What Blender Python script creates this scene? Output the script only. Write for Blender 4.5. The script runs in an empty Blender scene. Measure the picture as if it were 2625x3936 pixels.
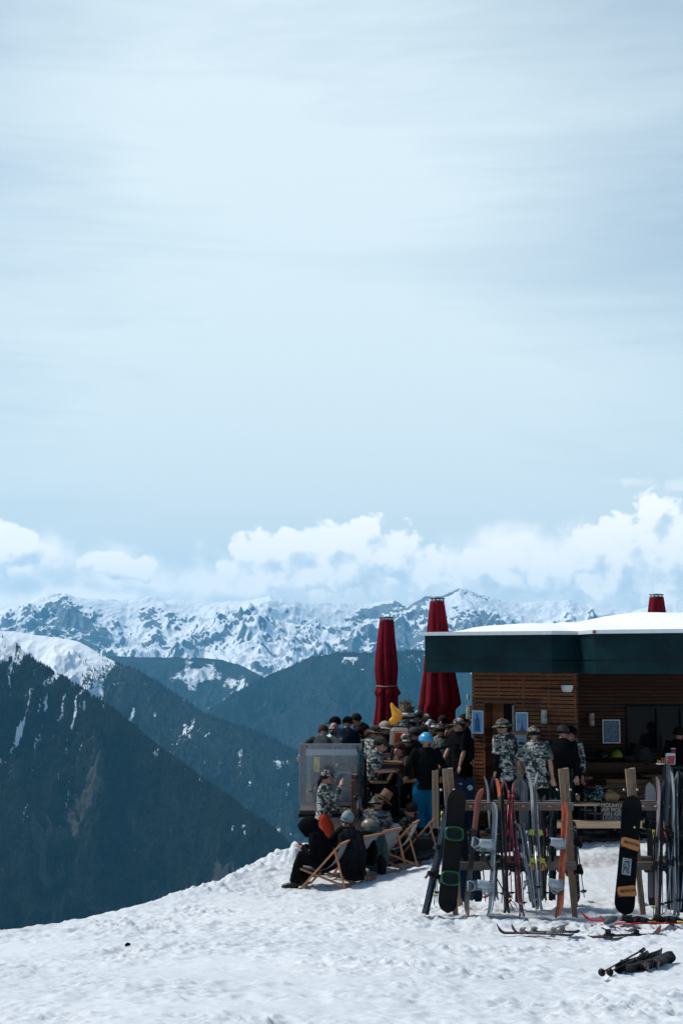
import bpy, math, random
import numpy as np
from mathutils import Vector, Matrix, Euler

R = math.radians
random.seed(7)
S = bpy.context.scene
COL = S.collection

# ------------------------------------------------------------------ camera
CAM_Z = 3.4
FPX, CX, CY = 5470.0, 1312.5, 1968.0           # focal length and centre in photo pixels
PITCH = math.atan(567.0 / FPX)
cam_d = bpy.data.cameras.new('camera')
cam_d.sensor_fit = 'HORIZONTAL'; cam_d.sensor_width = 24.0; cam_d.lens = 24.0 * FPX / 2625.0
cam_d.clip_start = 0.1; cam_d.clip_end = 80000
cam = bpy.data.objects.new('camera', cam_d); COL.objects.link(cam)
cam.location = (0, 0, CAM_Z); cam.rotation_euler = (math.pi / 2 + PITCH, 0, 0)
S.camera = cam

def at(px, py, Y):
    """world point seen at photo pixel (px,py) at forward distance Y"""
    dx = (px - CX) / FPX; dy = (CY - py) / FPX
    vy = math.cos(PITCH) - math.sin(PITCH) * dy
    vz = math.sin(PITCH) + math.cos(PITCH) * dy
    k = Y / vy
    return Vector((dx * k, Y, CAM_Z + vz * k))

# ------------------------------------------------------------------ render settings
S.view_settings.view_transform = 'Standard'; S.view_settings.look = 'None'
S.view_settings.gamma = 1.0; S.view_settings.use_curve_mapping = False
S.view_settings.exposure = 0.10
cy = S.cycles
cy.max_bounces = 6; cy.diffuse_bounces = 3; cy.glossy_bounces = 3; cy.transmission_bounces = 6
cy.transparent_max_bounces = 10; cy.volume_bounces = 1
cy.caustics_reflective = False; cy.caustics_refractive = False
cy.sample_clamp_indirect = 4.0
try:
    cy.use_denoising = True; cy.denoiser = 'OPENIMAGEDENOISE'
except Exception: pass

# ------------------------------------------------------------------ sun
SUN_EL, SUN_AZ = R(52), R(-72)                 # azimuth measured from straight ahead, to the left
sd = bpy.data.lights.new('sun', 'SUN'); sd.energy = 3.6; sd.angle = R(9); sd.color = (1.0, 0.96, 0.90)
sun = bpy.data.objects.new('sun', sd); COL.objects.link(sun)
sdir = Vector((math.sin(SUN_AZ) * math.cos(SUN_EL), math.cos(SUN_AZ) * math.cos(SUN_EL), math.sin(SUN_EL)))
sun.rotation_euler = sdir.to_track_quat('Z', 'Y').to_euler(); sun.location = (0, 0, 60)

# ------------------------------------------------------------------ node helper
class NT:
    def __init__(s, nt): s.nt = nt; s.n = nt.nodes; s.l = nt.links
    def new(s, t, **kw):
        nd = s.n.new(t)
        for k, v in kw.items(): setattr(nd, k, v)
        return nd
    def put(s, sock, v):
        if v is None: return
        if isinstance(v, bpy.types.NodeSocket): s.l.new(v, sock)
        else: sock.default_value = v
    def math(s, op, a, b=None, c=None, clamp=False):
        nd = s.new('ShaderNodeMath', operation=op); nd.use_clamp = clamp
        s.put(nd.inputs[0], a); s.put(nd.inputs[1], b)
        if c is not None: s.put(nd.inputs[2], c)
        return nd.outputs[0]
    def vmath(s, op, a, b=None):
        nd = s.new('ShaderNodeVectorMath', operation=op)
        s.put(nd.inputs[0], a); s.put(nd.inputs[1], b)
        return nd.outputs[1] if op == 'LENGTH' else nd.outputs[0]
    def noise(s, vec, scale, detail=4, rough=.5, dist=0, col=False, lac=2.0):
        nd = s.new('ShaderNodeTexNoise'); s.put(nd.inputs['Vector'], vec)
        nd.inputs['Scale'].default_value = scale; nd.inputs['Detail'].default_value = detail
        nd.inputs['Roughness'].default_value = rough; nd.inputs['Distortion'].default_value = dist
        nd.inputs['Lacunarity'].default_value = lac
        return nd.outputs[1 if col else 0]
    def ramp(s, f, stops, interp='LINEAR'):
        nd = s.new('ShaderNodeValToRGB'); nd.color_ramp.interpolation = interp
        e = nd.color_ramp.elements
        while len(e) > 1: e.remove(e[-1])
        e[0].position = stops[0][0]; e[0].color = (*stops[0][1][:3], 1)
        for p, c in stops[1:]:
            x = e.new(p); x.color = (*c[:3], 1)
        s.put(nd.inputs[0], f); return nd.outputs[0]
    def sstep(s, f, a, b, lo=0.0, hi=1.0):
        nd = s.new('ShaderNodeMapRange', interpolation_type='SMOOTHSTEP')
        s.put(nd.inputs[0], f); s.put(nd.inputs[1], a); s.put(nd.inputs[2], b)
        nd.inputs[3].default_value = lo; nd.inputs[4].default_value = hi
        return nd.outputs[0]
    def mix(s, f, a, b, mode='MIX'):
        nd = s.new('ShaderNodeMix', data_type='RGBA', blend_type=mode)
        s.put(nd.inputs[0], f)
        s.put(nd.inputs[6], a if isinstance(a, bpy.types.NodeSocket) else (*a[:3], 1))
        s.put(nd.inputs[7], b if isinstance(b, bpy.types.NodeSocket) else (*b[:3], 1))
        return nd.outputs[2]
    def comb(s, x, y, z):
        nd = s.new('ShaderNodeCombineXYZ')
        for i, v in enumerate((x, y, z)): s.put(nd.inputs[i], v)
        return nd.outputs[0]
    def sep(s, v):
        nd = s.new('ShaderNodeSeparateXYZ'); s.put(nd.inputs[0], v); return nd.outputs

# ------------------------------------------------------------------ world: physical sky, thin veil, cumulus
W = bpy.data.worlds.new('World'); S.world = W; W.use_nodes = True
t = NT(W.node_tree); t.n.clear()
out = t.new('ShaderNodeOutputWorld'); bg = t.new('ShaderNodeBackground'); t.l.new(bg.outputs[0], out.inputs[0])
sky = t.new('ShaderNodeTexSky', sky_type='NISHITA'); sky.sun_disc = False
sky.sun_elevation = SUN_EL; sky.sun_rotation = SUN_AZ; sky.altitude = 2000; sky.air_density = 1.2; sky.dust_density = 1.0; sky.ozone_density = 1.5
SKY_S = 0.085
bg.inputs[1].default_value = SKY_S
tc = t.new('ShaderNodeTexCoord').outputs['Generated']
dx_, dy_, dz_ = t.sep(tc)
# wind-drawn veil, thickest in front
fwd = t.sstep(dy_, -0.1, 0.75)
ang = t.comb(t.math('MULTIPLY', dx_, 1.1), t.math('MULTIPLY', dy_, 0.6), t.math('MULTIPLY', dz_, 5.0))
n1 = t.noise(ang, 1.7, 5, .55, .6)
n2 = t.noise(t.vmath('ADD', t.vmath('MULTIPLY', ang, (1, 1, 2.2)), (3.1, 5.7, 1.3)), 4.2, 6, .62, 1.6)
veil = t.math('ADD', t.math('MULTIPLY', n1, .80), t.math('MULTIPLY', n2, .20))
# the veil is brightest in one broad patch and thins around it
cdir = at(1150, 900, 1000) - Vector((0, 0, CAM_Z)); cdir.normalize()
gap = t.vmath('LENGTH', t.vmath('SUBTRACT', tc, tuple(cdir)))
patch = t.sstep(gap, .34, .02)
low = t.sstep(dz_, .30, .05, 0, .36)
vm = t.math('MULTIPLY', t.math('ADD', t.sstep(veil, .34, .66, .42, .68), t.math('ADD', t.math('MULTIPLY', patch, .50), low)), fwd, clamp=True)
u = 1.0 / SKY_S
VE = (0.735 * u, 0.865 * u, 0.925 * u)
skyc = t.mix(vm, t.mix(1.0, sky.outputs[0], (1.05, 1.22, 1.22), 'MULTIPLY'), VE)
# cumulus banks over the far range, in direction space (u = x/y, v = z/y)
ysafe = t.math('MAXIMUM', dy_, 0.05)
uu = t.math('DIVIDE', dx_, ysafe); vv = t.math('DIVIDE', dz_, ysafe)
def blobfield(uo, vo, blobs):
    p = t.comb(uo, vo, 0.0)
    f = None
    for (px, py, rx, ry) in blobs:
        a = at(px, py, 1.0) - Vector((0, 0, CAM_Z))
        k = t.vmath('MULTIPLY', t.vmath('SUBTRACT', p, (a.x, a.z, 0)), (FPX / rx, FPX / ry, 0))
        d = t.math('SUBTRACT', 1.0, t.vmath('LENGTH', k))
        f = d if f is None else t.new_smax(f, d)
    return f
def smax(a, b):
    nd = t.new('ShaderNodeMath', operation='SMOOTH_MAX'); t.put(nd.inputs[0], a); t.put(nd.inputs[1], b); nd.inputs[2].default_value = .25
    return nd.outputs[0]
t.new_smax = smax
def cloud(blobs, shift, seed, crisp=1.0):
    def dens(du, dv):
        a = t.math('ADD', uu, du); b = t.math('ADD', vv, dv)
        p = t.comb(a, b, seed)
        nb = t.noise(p, 22, 6 if crisp > .5 else 5, .56, .2)
        nf = t.noise(p, 75, 4, .62, 0) if crisp > .5 else .5
        if crisp < .5: return t.math('ADD', blobfield(a, b, blobs), t.math('MULTIPLY', t.math('SUBTRACT', nb, .5), 1.9))
        wp = t.vmath('ADD', p, t.vmath('MULTIPLY', t.vmath('SUBTRACT', t.noise(p, 60, 2, .5, 0, True), (.5, .5, .5)), (.016, .016, 0)))
        def puff(sc_):
            vo = t.new('ShaderNodeTexVoronoi', feature='F1', voronoi_dimensions='2D'); t.put(vo.inputs['Vector'], wp); vo.inputs['Scale'].default_value = sc_
            return t.math('SUBTRACT', .42, vo.outputs['Distance'])
        pf = t.math('ADD', t.math('MULTIPLY', puff(62), .62 * crisp), t.math('MULTIPLY', puff(150), .30 * crisp))
        w = t.math('ADD', t.math('ADD', t.math('MULTIPLY', t.math('SUBTRACT', nb, .5), 1.25), pf), t.math('MULTIPLY', t.math('SUBTRACT', nf, .5), .5))
        return t.math('ADD', blobfield(a, b, blobs), w)
    return dens(0.0, 0.0), dens(-shift * .6, shift)
def addcloud(base, blobs, shift, seed, soft, dark=.5, op=1.0, crisp=1.0):
    d0, d1 = cloud(blobs, shift, seed, crisp)
    m = t.math('MULTIPLY', t.sstep(d0, 0.0, soft), op)
    lit = t.sstep(t.math('SUBTRACT', d1, d0), .65, -.55)      # less cloud toward the sun = bright
    deep = t.sstep(d1, .25, 1.6)
    sh = t.math('SUBTRACT', t.math('MULTIPLY', lit, .80), t.math('MULTIPLY', deep, dark))
    c = t.ramp(t.math('ADD', sh, .26, clamp=True), [(0, (.58, .67, .75)), (.30, (.69, .77, .84)), (.58, (.83, .88, .92)), (.8, (.96, .975, .985)), (1, (1.0, 1.0, 1.0))])
    c = t.mix(1.0, c, (1.20 * u, 1.20 * u, 1.19 * u), 'MULTIPLY')
    return t.mix(m, base, c)
skyc = addcloud(skyc, [(60, 2190, 380, 170), (470, 2210, 360, 150), (900, 2250, 700, 120), (1500, 2210, 900, 170), (2150, 2180, 700, 200), (250, 2300, 700, 100)], .010, 3.0, .75, .10, .96, .25)
skyc = addcloud(skyc, [(60, 2090, 130, 105), (-20, 2140, 150, 120), (390, 2150, 120, 55), (520, 2190, 110, 50), (1000, 2120, 130, 90), (1120, 2100, 120, 85), (1290, 2090, 130, 100), (1400, 2045, 100, 85), (1240, 2190, 380, 110), (1500, 2140, 190, 120), (1050, 2200, 220, 90), (1650, 2210, 200, 90), (1350, 2130, 200, 110), (2000, 2220, 300, 90),
                       (1850, 2170, 110, 70), (1960, 2140, 110, 80), (2080, 2170, 110, 70), (2300, 2100, 110, 110), (2400, 2050, 110, 100), (2500, 1985, 105, 90), (2600, 2040, 120, 120), (2560, 2170, 280, 190), (2380, 2180, 220, 160)], .013, 0.0, .30, .24, .97, 1.0)
skyc = addcloud(skyc, [(2420, 1850, 130, 28), (2620, 1865, 110, 35)], .006, 7.0, .9, .25, .35)
t.l.new(skyc, bg.inputs[0])

# ------------------------------------------------------------------ numpy noise
def _grad(ix, iy, seed):
    h = (ix.astype(np.int64) * 374761393 + iy.astype(np.int64) * 668265263 + seed * 1274126177) & 0xFFFFFFFF
    h = ((h ^ (h >> 13)) * 1274126177) & 0xFFFFFFFF
    h = h ^ (h >> 16)
    return (h & 0xFFFF) / 65536.0 * 2 * np.pi
def perlin(x, y, seed=0):
    ix = np.floor(x); iy = np.floor(y); fx = x - ix; fy = y - iy
    sx = fx * fx * fx * (fx * (fx * 6 - 15) + 10); sy = fy * fy * fy * (fy * (fy * 6 - 15) + 10)
    def g(a, b):
        an = _grad(ix + a, iy + b, seed); return np.cos(an) * (fx - a) + np.sin(an) * (fy - b)
    a = g(0, 0) * (1 - sx) + g(1, 0) * sx; b = g(0, 1) * (1 - sx) + g(1, 1) * sx
    return (a * (1 - sy) + b * sy) * 1.5
def fbm(x, y, o=5, seed=0, rough=.5):
    s = 0; a = 1; n = 0
    for i in range(o):
        s = s + a * perlin(x, y, seed + i * 17); n += a; a *= rough; x = x * 2.03 + 11.3; y = y * 2.03 + 7.7
    return s / n
def ridged(x, y, o=5, seed=0, rough=.55):
    s = 0; a = 1; n = 0; w = 1
    for i in range(o):
        r = (1 - np.abs(perlin(x, y, seed + i * 31))) ** 2
        s = s + a * r * w; n += a; w = np.clip(r * 1.3, 0, 1); a *= rough; x = x * 2.07 + 5.3; y = y * 2.07 + 9.1
    return s / n
def sst(x, a, b):
    q = np.clip((x - a) / (b - a), 0, 1); return q * q * (3 - 2 * q)

def grid_mesh(name, X, Y, Z, mat, smooth=True, attrs=None):
    nv, nu = X.shape
    me = bpy.data.meshes.new(name)
    co = np.stack([X, Y, Z], -1).reshape(-1, 3).astype(np.float32)
    idx = np.arange(nv * nu).reshape(nv, nu)
    q = np.stack([idx[:-1, :-1], idx[:-1, 1:], idx[1:, 1:], idx[1:, :-1]], -1).reshape(-1, 4)
    me.vertices.add(len(co)); me.vertices.foreach_set('co', co.ravel())
    me.loops.add(q.size); me.loops.foreach_set('vertex_index', q.ravel().astype(np.int32))
    me.polygons.add(len(q)); me.polygons.foreach_set('loop_start', (np.arange(len(q)) * 4).astype(np.int32))
    me.polygons.foreach_set('loop_total', np.full(len(q), 4, np.int32))
    me.update(calc_edges=True)
    for k, v in (attrs or {}).items():
        a = me.attributes.new(k, 'FLOAT', 'POINT'); a.data.foreach_set('value', v.ravel().astype(np.float32))
    if smooth: me.polygons.foreach_set('use_smooth', np.ones(len(q), bool))
    me.materials.append(mat)
    o = bpy.data.objects.new(name, me); COL.objects.link(o)
    o['kind'] = 'structure'
    return o

# ------------------------------------------------------------------ materials
_M = {}
def pbsdf(name):
    m = bpy.data.materials.new(name); m.use_nodes = True; n = NT(m.node_tree)
    b = m.node_tree.nodes['Principled BSDF']
    return m, n, b
def mat(name, col, rough=.6, metal=0, var=.12, scale=12, bump=0.0, bscale=40, spec=.5, emit=None, alpha=None, trans=0):
    if name in _M: return _M[name]
    m, n, b = pbsdf(name)
    co = n.new('ShaderNodeTexCoord').outputs['Object']
    nz = n.noise(co, scale, 5, .6)
    c = n.mix(n.sstep(nz, .3, .7), tuple(max(0, x * (1 - var)) for x in col), tuple(min(1, x * (1 + var)) for x in col))
    n.l.new(c, b.inputs['Base Color'])
    b.inputs['Roughness'].default_value = rough; b.inputs['Metallic'].default_value = metal
    b.inputs['Specular IOR Level'].default_value = spec
    if trans: b.inputs['Transmission Weight'].default_value = trans
    if emit:
        n.l.new(c, b.inputs['Emission Color']); b.inputs['Emission Strength'].default_value = emit
    if bump:
        bp = n.new('ShaderNodeBump'); bp.inputs['Strength'].default_value = bump; bp.inputs['Distance'].default_value = .01
        n.l.new(n.noise(co, bscale, 5, .6), bp.inputs['Height']); n.l.new(bp.outputs[0], b.inputs['Normal'])
    _M[name] = m; return m

def mountain_mat(name, rock, forest, fine, snowcol=(.82, .85, .88), thr=.5, soft=.04, noisy=1.0):
    """snow lies where the 'snow' attribute is high, broken up by noise; 'wood' attribute gives forest instead of rock"""
    m, n, b = pbsdf(name)
    co = n.new('ShaderNodeTexCoord').outputs['Object']
    sn = n.new('ShaderNodeAttribute'); sn.attribute_name = 'snow'
    wd = n.new('ShaderNodeAttribute'); wd.attribute_name = 'wood'
    f1 = n.noise(co, 1 / (fine * 9), 8, .70, .8); f2 = n.noise(co, 1 / (fine * 1.6), 4, .65)
    w = n.math('ADD', n.math('MULTIPLY', n.math('SUBTRACT', f1, .5), noisy), n.math('MULTIPLY', n.math('SUBTRACT', f2, .5), noisy * .75))
    v = n.math('ADD', sn.outputs['Fac'], w)
    ms = n.sstep(v, thr - soft, thr + soft)
    rk = n.mix(n.sstep(n.noise(co, 1 / (fine * 4), 6, .6), .3, .7), tuple(x * .6 for x in rock), tuple(x * 1.35 for x in rock))
    fo = n.mix(n.sstep(n.noise(co, 1 / (fine * .7), 3, .7), .35, .65), tuple(x * .35 for x in forest), tuple(x * 1.6 for x in forest))
    g = n.mix(wd.outputs['Fac'], rk, fo)
    n.l.new(n.mix(ms, g, snowcol), b.inputs['Base Color'])
    b.inputs['Roughness'].default_value = .85; b.inputs['Specular IOR Level'].default_value = .15
    bp = n.new('ShaderNodeBump'); bp.inputs['Strength'].default_value = .6; bp.inputs['Distance'].default_value = fine * .5
    n.l.new(f2, bp.inputs['Height']); n.l.new(bp.outputs[0], b.inputs['Normal'])
    return m

# ------------------------------------------------------------------ mountain ranges
def mrange(name, crest, fr, bk, slope, nu, nv, amp, wl, mfun, matl, seed, crestamp, ext=(0, 0), bslope=None, prof=.0, aniso=2.5, ramp=.12):
    P = [at(*c) for c in crest]
    P = [P[0] + Vector(ext[0])] + P + [P[-1] + Vector(ext[1])] if ext != (0, 0) else P
    xs = np.array([p.x for p in P]); ys = np.array([p.y for p in P]); zs = np.array([p.z for p in P])
    ux = np.linspace(xs[0], xs[-1], nu)
    yc = np.interp(ux, xs, ys); zc = np.interp(ux, xs, zs)
    k = max(3, nu // 120); ker = np.hanning(k * 2 + 1); ker /= ker.sum()
    yc = np.convolve(np.pad(yc, k * 4, 'edge'), np.ones(k * 8 + 1) / (k * 8 + 1), 'valid')
    # distance from crest, finer near the crest
    sv = np.concatenate([-bk * np.linspace(1, 0, nv // 5 + 1)[:-1] ** 1.5, fr * np.linspace(0, 1, nv) ** 1.12])
    Sg, U = np.meshgrid(sv, ux, indexing='ij'); YC = np.broadcast_to(yc, Sg.shape); ZC = np.broadcast_to(zc, Sg.shape)
    X = U; Y = YC - Sg
    a = np.abs(Sg); bsl = bslope or slope
    Z = ZC - np.where(Sg > 0, slope * a * (1 - prof * a / fr * .5), bsl * a)
    grow = sst(a, 0, fr * ramp) * .93 + .07
    spur = ridged(X / wl + fbm(X / wl, Y / wl, 3, seed + 5) * .5, Y / (wl * aniso), 5, seed)
    med = ridged(X / (wl * .35), Y / (wl * .45), 5, seed + 50)
    Z = Z + (spur - .55) * amp * grow + (med - .55) * amp * .42 * grow + (ridged(X / (wl * .11), Y / (wl * .13), 4, seed + 70) - .5) * amp * .07 * (grow + .15) + fbm(X / crestamp[1], Y / crestamp[1], 5, seed + 9, .6) * crestamp[0]
    # slope steepness
    gy = np.gradient(Z, axis=0) / (np.gradient(Y, axis=0) - 1e-6); gx = np.gradient(Z, axis=1) / np.gradient(X, axis=1)
    steep = np.sqrt(gx ** 2 + gy ** 2)
    sn, wd = mfun(X, Y, Z, Sg / fr, steep, gx, ZC)
    o = grid_mesh(name, X, Y, Z, matl, attrs={'snow': sn, 'wood': wd})
    return dict(X=X, Y=Y, Z=Z, sn=sn, wd=wd, S=Sg)

# far snow range
mE = mountain_mat('far_rock_snow', (.17, .185, .21), (.03, .04, .035), 34, snowcol=(.93, .94, .95), thr=.5, soft=.035, noisy=.6)
def fE(X, Y, Z, s, st, gx, ZC):
    sn = 1.46 - st * .80 + fbm(X / 800, Y / 520, 4, 91, .42) * 1.25 + fbm(X / 2800, Y / 2200, 2, 95) * 1.7 + sst(s, .5, .8) * .15 - np.clip(-gx, -1, 1) * .10
    wd = sst(s, .72, .86)
    sn = sn - sst(s, .78, .95) * .65
    return sn, wd
E = [(-500, 2380, 19500), (0, 2347, 19500), (89, 2320, 19400), (179, 2286, 19200), (250, 2280, 19200), (295, 2296, 19200), (402, 2302, 19300), (500, 2303, 19400), (571, 2292, 19500), (714, 2306, 19400), (813, 2314, 19300),
     (929, 2312, 19200), (1009, 2293, 19000), (1036, 2286, 19000), (1072, 2300, 19000), (1161, 2318, 19200), (1250, 2316, 19400), (1400, 2322, 19600), (1509, 2304, 19600), (1560, 2330, 19600), (1636, 2286, 19400),
     (1709, 2281, 19400), (1764, 2262, 19500), (1891, 2294, 19600), (1990, 2318, 19700), (2109, 2309, 19700), (2182, 2305, 19700), (2260, 2335, 19700), (2420, 2350, 19700), (2560, 2318, 19600), (2700, 2300, 19500), (3100, 2330, 19500)]
rE = mrange('snowy_mountains', E, 5200, 2500, .36, 1150, 320, 520, 1700, fE, mE, 3, (40, 420), prof=.3, aniso=1.5, ramp=.2)

# forested spur with snow patches, below the far range
mD = mountain_mat('mid_forest_snow', (.05, .055, .06), (.010, .019, .022), 22, thr=.55, soft=.08)
def fD(X, Y, Z, s, st, gx, ZC):
    sn = .22 + fbm(X / 260, Y / 520, 4, 14) * .9 - s * .6 + .62 * np.exp(-((X + 1180) / 300) ** 2) * np.exp(-(((ZC - Z) - 190) / 90) ** 2) + .42 * np.exp(-((X + 620) / 160) ** 2) * np.exp(-(((ZC - Z) - 90) / 60) ** 2)
    return sn, np.ones_like(s)
D = [(-400, 2500, 14500), (200, 2520, 14200), (464, 2524, 14000), (625, 2524, 14000), (768, 2530, 14000), (857, 2536, 14000), (938, 2560, 13800), (991, 2593, 13500), (1100, 2640, 13200), (1300, 2760, 13000), (1600, 2900, 12800)]
mrange('forested_spur', D, 3200, 800, .42, 420, 150, 180, 700, fD, mD, 21, (16, 160))

# right forested mountain
mC = mountain_mat('right_forest', (.05, .055, .055), (.009, .018, .021), 18, thr=.62, soft=.07)
def fC(X, Y, Z, s, st, gx, ZC):
    h = (ZC - Z)
    right = sst(X, 500, 1100)
    sn = .02 + fbm(X / 200, Y / 500, 4, 33) * .75 + sst(X, 150, 600) * (.42 - sst(h, 60, 520) * .42) + right * (.5 - sst(h, 100, 230) * .6) - s * .35
    sn = sn + sst(ridged(X / 110 + fbm(X / 250, Y / 250, 2, 6) * .7, Y / 600, 3, 79), .70, .9) * .34 * (1 - sst(h, 300, 1200))
    sn = np.where(h < 35, sn - .6, sn) + .62 * np.exp(-((X - 60) / 130) ** 2) * (1 - sst(h, 60, 170)) * sst(h, 10, 35)
    return sn, np.clip(1 - right * (1 - sst(h, 40, 300)) * .8, 0, 1)
Cc = [(500, 3000, 9800), (804, 2727, 10300), (938, 2640, 10600), (1009, 2604, 10800), (1116, 2558, 11000), (1197, 2523, 11000), (1286, 2509, 11000), (1400, 2508, 11000), (1490, 2503, 11000), (1630, 2497, 11200), (1900, 2480, 11500), (2300, 2470, 11700), (3000, 2450, 12000)]
rC = mrange('right_forested_mountain', Cc, 3800, 1200, .50, 700, 260, 230, 1000, fC, mC, 41, (14, 120))

# snowy shoulder that turns into forest
mB = mountain_mat('shoulder_forest_snow', (.06, .058, .052), (.009, .016, .017), 11, thr=.5, soft=.06)
def fB(X, Y, Z, s, st, gx, ZC):
    # open snow bowl high on the left, forest below and to the right
    tree = sst(ZC * 0 + (X + 1150) * .9 + (ZC - Z) * .55, -330, 160)
    sn = 1.25 - tree * 1.18 + fbm(X / 120, Y / 330, 4, 61) * .50 * (.25 + tree)
    streaks = sst(ridged(X / 260 + fbm(X / 300, Y / 300, 2, 5) * .4, Y / 1500, 3, 77), .80, .95) * .33
    return sn + streaks + fbm(X / 45, Y / 160, 3, 63) * .35 * tree * (1 - sst(ZC - Z, 100, 700)) + sst(ridged(X / 90 + fbm(X / 200, Y / 200, 2, 6) * .7, Y / 700, 3, 78), .66, .88) * .28 * tree * (1 - sst(ZC - Z, 250, 1100)), tree
B = [(-700, 2420, 8200), (-200, 2428, 8000), (9, 2427, 8000), (54, 2426, 8000), (179, 2449, 7900), (295, 2463, 7800), (357, 2499, 7700), (464, 2553, 7600), (536, 2582, 7500), (643, 2645, 7400), (759, 2727, 7200), (830, 2763, 7100), (938, 2790, 7000),
     (1072, 2853, 6900), (1152, 2897, 6800), (1400, 3040, 6600), (1800, 3300, 6300)]
rB = mrange('snowy_shoulder', B, 3000, 900, .55, 700, 320, 200, 620, fB, mB, 57, (7, 70))

# near dark ridge on the left
mA = mountain_mat('near_forest', (.055, .052, .048), (.007, .013, .014), 5.5, thr=.56, soft=.05)
def fA(X, Y, Z, s, st, gx, ZC):
    top = sst(Z, -60, 120)
    chute = ridged(X / 170 + fbm(X / 240, Y / 240, 3, 8) * .55, Y / 900, 4, 88)
    lo = sst(-Z, 0, 650)
    fine = ridged(X / 46 + fbm(X / 150, Y / 150, 3, 18) * .8, Y / 520, 4, 188)
    sn = .10 + top * .46 + sst(chute, .5, .85) * (.30 - lo * .22) + sst(fine, .45, .8) * (.52 - lo * .46) + fbm(X / 16, Y / 60, 4, 71) * .50 - lo * .10
    bare = sst(fbm(X / 150, Y / 330, 4, 19), .22, .34) * sst(-Z, 80, 300)
    wd = 1 - bare * .7
    return sn - bare * .1, wd
A = [(-1500, 1750, 4600), (-600, 2150, 4400), (-250, 2300, 4300), (0, 2440, 4200), (54, 2471, 4180), (134, 2546, 4150), (268, 2617, 4100), (393, 2701, 4050), (536, 2816, 4000), (625, 2880, 3950), (777, 2993, 3850), (870, 3064, 3800),
     (953, 3124, 3750), (1078, 3219, 3650), (1250, 3360, 3500), (1500, 3600, 3300)]
rA = mrange('near_forested_ridge', A, 1500, 500, .62, 900, 460, 150, 300, fA, mA, 12, (5, 45))

# valley floor, one sheet to the horizon
mV = mat('valley_forest', (.022, .030, .028), .9, var=.4, scale=.004)
xx, yy = np.meshgrid(np.linspace(-24000, 24000, 60), np.linspace(-3000, 25000, 50))
grid_mesh('valley_ground', xx, yy, -1350 + fbm(xx / 3000, yy / 3000, 3, 4) * 60, mV)

# far-off conifers as one mass per slope
def conifers(name, rg, n, hgt, seed, keep):
    rs = np.random.RandomState(seed)
    X, Y, Z = rg['X'], rg['Y'], rg['Z']; nv, nu = X.shape
    cand = n * 6
    i = rs.rand(cand) * (nv - 2); j = rs.rand(cand) * (nu - 2)
    ii = i.astype(int); jj = j.astype(int); fi = (i - ii)[:, None]; fj = (j - jj)[:, None]
    Pt = np.stack([X, Y, Z], -1)
    p = (Pt[ii, jj] * (1 - fi) + Pt[ii + 1, jj] * fi) * (1 - fj) + (Pt[ii, jj + 1] * (1 - fi) + Pt[ii + 1, jj + 1] * fi) * fj
    px = CX + FPX * p[:, 0] / p[:, 1]; py = 2535 - FPX * (p[:, 2] - CAM_Z) / p[:, 1]
    vis = (px > -150) & (px < 2775) & (py < 3700)
    sn = rg['sn'][ii, jj]; wd = rg['wd'][ii, jj]
    ok = vis & keep(p, sn, wd, rs.rand(cand))
    p = p[ok][:n]; m = len(p)
    h = hgt * (.6 + .7 * rs.rand(m)); r = h * .2
    ang = rs.rand(m) * 6.28
    V = np.zeros((m, 5, 3)); 
    for k in range(4):
        V[:, k, 0] = p[:, 0] + r * np.cos(ang + k * np.pi / 2); V[:, k, 1] = p[:, 1] + r * np.sin(ang + k * np.pi / 2); V[:, k, 2] = p[:, 2] - h * .08
    V[:, 4] = p; V[:, 4, 2] += h
    base = (np.arange(m) * 5)[:, None, None]
    F = base + np.array([[0, 1, 4], [1, 2, 4], [2, 3, 4], [3, 0, 4]])[None]
    F = F.reshape(-1, 3)
    me = bpy.data.meshes.new(name); me.vertices.add(m * 5); me.vertices.foreach_set('co', V.astype(np.float32).ravel())
    me.loops.add(F.size); me.loops.foreach_set('vertex_index', F.ravel().astype(np.int32))
    me.polygons.add(len(F)); me.polygons.foreach_set('loop_start', (np.arange(len(F)) * 3).astype(np.int32)); me.polygons.foreach_set('loop_total', np.full(len(F), 3, np.int32))
    me.update(calc_edges=True); me.materials.append(mat('conifer_green', (.006, .011, .011), .95, var=.45, scale=.02, spec=.1))
    o = bpy.data.objects.new(name, me); COL.objects.link(o); o['kind'] = 'stuff'
    return o
o = conifers('conifer_forest', rA, 60000, 12, 5, lambda p, sn, wd, r: (wd > .6) & (r < np.clip(1.15 - sn * 1.9, .01, 1)))
o['label'] = 'dark conifer forest covering the near ridge'; o['category'] = 'forest'
o = conifers('conifer_forest', rB, 30000, 16, 6, lambda p, sn, wd, r: (r < np.clip(1.15 - sn * 1.15, .012, 1) * np.clip(wd + .04, 0, 1)))
o['label'] = 'conifer forest below the snowy shoulder'; o['category'] = 'forest'
o = conifers('conifer_forest', rC, 24000, 19, 7, lambda p, sn, wd, r: (r < np.clip(1.2 - sn * 1.1, .03, 1)))
o['label'] = 'hazy blue conifer forest on the right mountain'; o['category'] = 'forest'

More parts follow.
